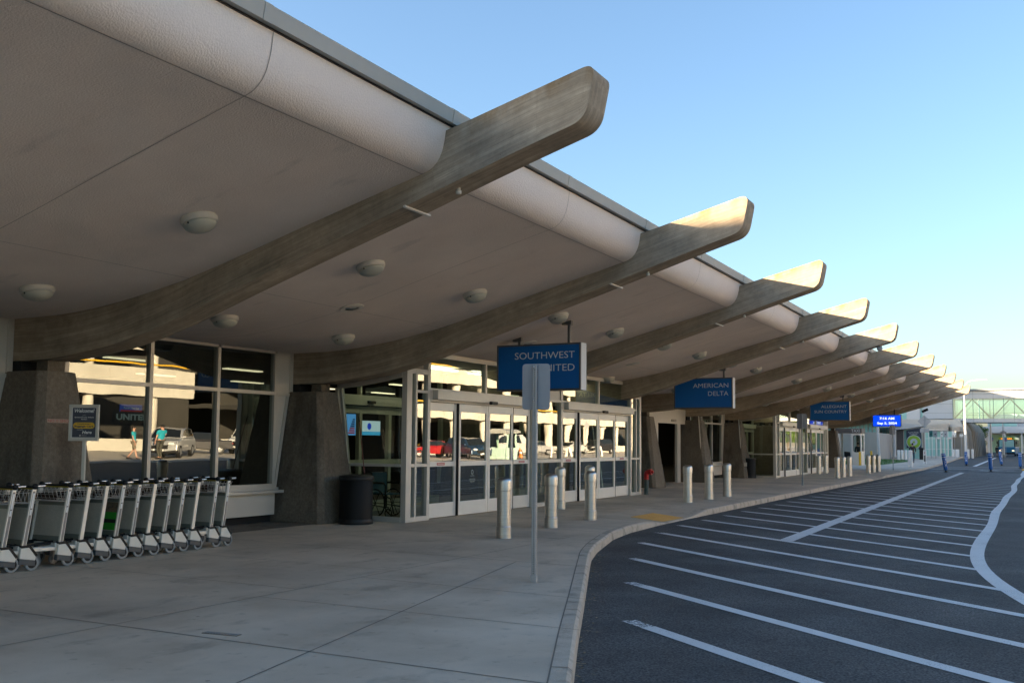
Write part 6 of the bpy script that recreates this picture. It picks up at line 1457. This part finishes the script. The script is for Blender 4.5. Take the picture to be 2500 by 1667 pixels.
# bus
t = thing('city_bus', 'blue city bus with green roof edge and amber destination display', 'bus', (-5.0, 190.5, -.14), R(-2))
BW = 1.28
a = MB(); a.prism_y([(-BW, .35), (BW, .35), (BW, 1.55), (-BW, 1.55)], -5.5, 5.5); a.build('lower_body', plain('bus_blue', (.01, .18, .34), .35), t, bevel=.08)
a = MB(); a.prism_y([(-BW, 1.55), (BW, 1.55), (BW-.04, 2.75), (-BW+.04, 2.75)], -5.38, 5.5); a.build('window_band', M['car_glass'], t, bevel=.05)
a = MB(); a.prism_y([(-BW, 2.7), (BW, 2.7), (BW-.1, 3.2), (-BW+.1, 3.2)], -5.45, 5.5); rf = a.build('roof', plain('bus_green', (.38, .52, .06), .4), t, bevel=.1)
a = MB(); a.quad((-1.0, -5.47, 2.76), (1.0, -5.47, 2.76), (1.0, -5.47, 3.08), (-1.0, -5.47, 3.08)); ds = a.build('destination_display', M['black'], rf, fix=False)
a = MB(); add_text(a, '60 PLAZA', .3, T(0, -5.48, 2.81) @ FACE, fit=1.8, hfit=.22, align='CENTER', offset=.02); a.build('lettering', plain('amber', (.5, .2, .02), .4, emit=(1, .35, .03), es=.22), ds, fix=False)
a = MB(); a.quad((-1.12, -5.46, 1.35), (1.12, -5.46, 1.35), (1.08, -5.44, 2.7), (-1.08, -5.44, 2.7)); a.build('windscreen', M['glass_far'], t, fix=False)
for s in (-1, 1):
    a = MB(); a.box(s*.95-.17, s*.95+.17, -5.6, -5.5, .85, 1.02); a.build('headlight', plain('bus_lamp', (.8, .7, .5), .3, emit=(1, .75, .45), es=.25), t, bevel=.02)
    for y in (-3.4, 3.2):
        a = MB(); a.lathe([(.3, -.14), (.46, -.14), (.48, -.1), (.48, .1), (.46, .14), (.3, .14)], n=22, M=RY(90).to_3x3(), c=(s*1.14, y, .48)); a.build('wheel', M['black'], t, auto=40)
    a = MB(); a.box(s*1.42-.08, s*1.42+.08, -5.6, -5.45, 2.0, 2.5); a.build('wing_mirror', M['black'], t, bevel=.03)
a = MB(); a.box(-1.2, 1.2, -5.62, -5.5, .35, .62); a.build('bumper', M['black'], t, bevel=.04)

# ================================================================== TREES
def tree_protos():
    out = []
    for seed, hgt, rad, nleaf, mat, ls in ((1, 8.0, 2.6, 5200, 'leaf', .17), (2, 6.5, 2.4, 4200, 'leaf_dk', .17)):
        rnd = random.Random(seed); tr = MB(); cr = MB()
        tr.tube([(0, 0, 0), (.05, .02, hgt*.2), (-.05, .05, hgt*.45), (.03, 0, hgt*.8)], [.2, .16, .11, .03], 9)
        blobs = []
        for i in range(16):
            an = rnd.uniform(0, 6.28); z = hgt*rnd.uniform(.35, .95); rr = rad*(1-abs(z/hgt-.55)*1.1)*rnd.uniform(.35, .9)
            c = Vector((rr*math.cos(an), rr*math.sin(an), z)); blobs.append((c, rad*rnd.uniform(.25, .45)))
            tr.tube([(0, 0, z*.6), tuple(c*.55+Vector((0, 0, z*.32))), tuple(c)], [.06, .04, .015], 5)
        for i in range(nleaf):
            c, r = rnd.choice(blobs); d = Vector((rnd.gauss(0, 1), rnd.gauss(0, 1), rnd.gauss(0, .8))).normalized()*r*rnd.random()**.45; p = c+d
            u = Vector((rnd.gauss(0, 1), rnd.gauss(0, 1), rnd.gauss(0, 1))).normalized(); v = u.cross(Vector((rnd.gauss(0, 1), rnd.gauss(0, 1), rnd.gauss(0, 1)))).normalized(); s = ls*rnd.uniform(.6, 1.3)
            cr.quad(p-u*s, p-v*s*.45, p+u*s, p+v*s*.45)
        out.append((tr.mesh('trunk', [M['bark']], True), cr.mesh('crown', [M[mat]], False)))
    return out
TP = tree_protos()
def tree(loc, kind, sc_, label, group):
    t = thing('tree', label, 'tree', loc, random.uniform(0, 6), group); t.scale = (sc_, sc_, sc_)
    for n, me in zip(('trunk', 'crown'), TP[kind]): o = bpy.data.objects.new(n, me); COL.objects.link(o); o.parent = t
tree((-11.3, 224, -.2), 0, .80, 'yellow green tree beyond the ribbed beige hall', 'trees beyond the skybridge')
tree((-11.0, 219, -.2), 1, .42, 'low dark shrub-like tree at the end of the beige hall', 'trees beyond the skybridge')
tree((-7.2, 268, -.2), 1, .8, 'dark tree showing through the far terminal front', 'trees beyond the skybridge')
for i in range(9):
    tree((25+random.uniform(-3, 3), 158+i*11, -.2), 0 if i % 3 else 1, random.uniform(.75, 1.15), '%s tree in the row across the road beyond the garage, counted from the garage' % ORD[i], 'trees across the road')
for i, (x, y) in enumerate(((95, 104), (102, 112), (110, 98), (98, 121), (118, 110))):
    tree((x, y, -.2), 1, random.uniform(.4, .55), '%s dark tree in the gap between the parking ramp and the garage' % ORD[i], 'trees between the garages')
t = thing('parking_meter', 'dark post with a small box against the grey hall wall', 'post', (-16.6, 125.4, 0)); a = MB(); a.tube([(0, 0, 0), (0, 0, 2.0)], .03, 8); a.build('post', M['black'], t); a = MB(); a.box(-.08, .1, -.1, .05, 1.0, 1.5); a.build('box', M['black'], t, bevel=.02)
t = thing('security_camera', 'dark camera hanging under the last roof beam', 'camera', (-6.9, YE-.5, 4.0))
a = MB(); a.tube([(0, 0, .03), (0, 0, -.14)], .02, 8); a.build('mount', M['offwhite'], t); a = MB(); a.box(-.09, .32, -.08, .08, -.30, -.14, M=RY(-25)); a.build('housing', M['black'], t, bevel=.02)
t = thing('security_camera', 'small round camera under the sixth beam tip', 'camera', (-4.55, Yk(4)+.2, botz(-4.55))); a = MB(); a.lathe([(.07, .02), (.07, -.05), (.09, -.06), (.09, -.10), (.06, -.16), (.01, -.18)], n=14); a.build('dome', M['galv_plate'], t, smooth=True)
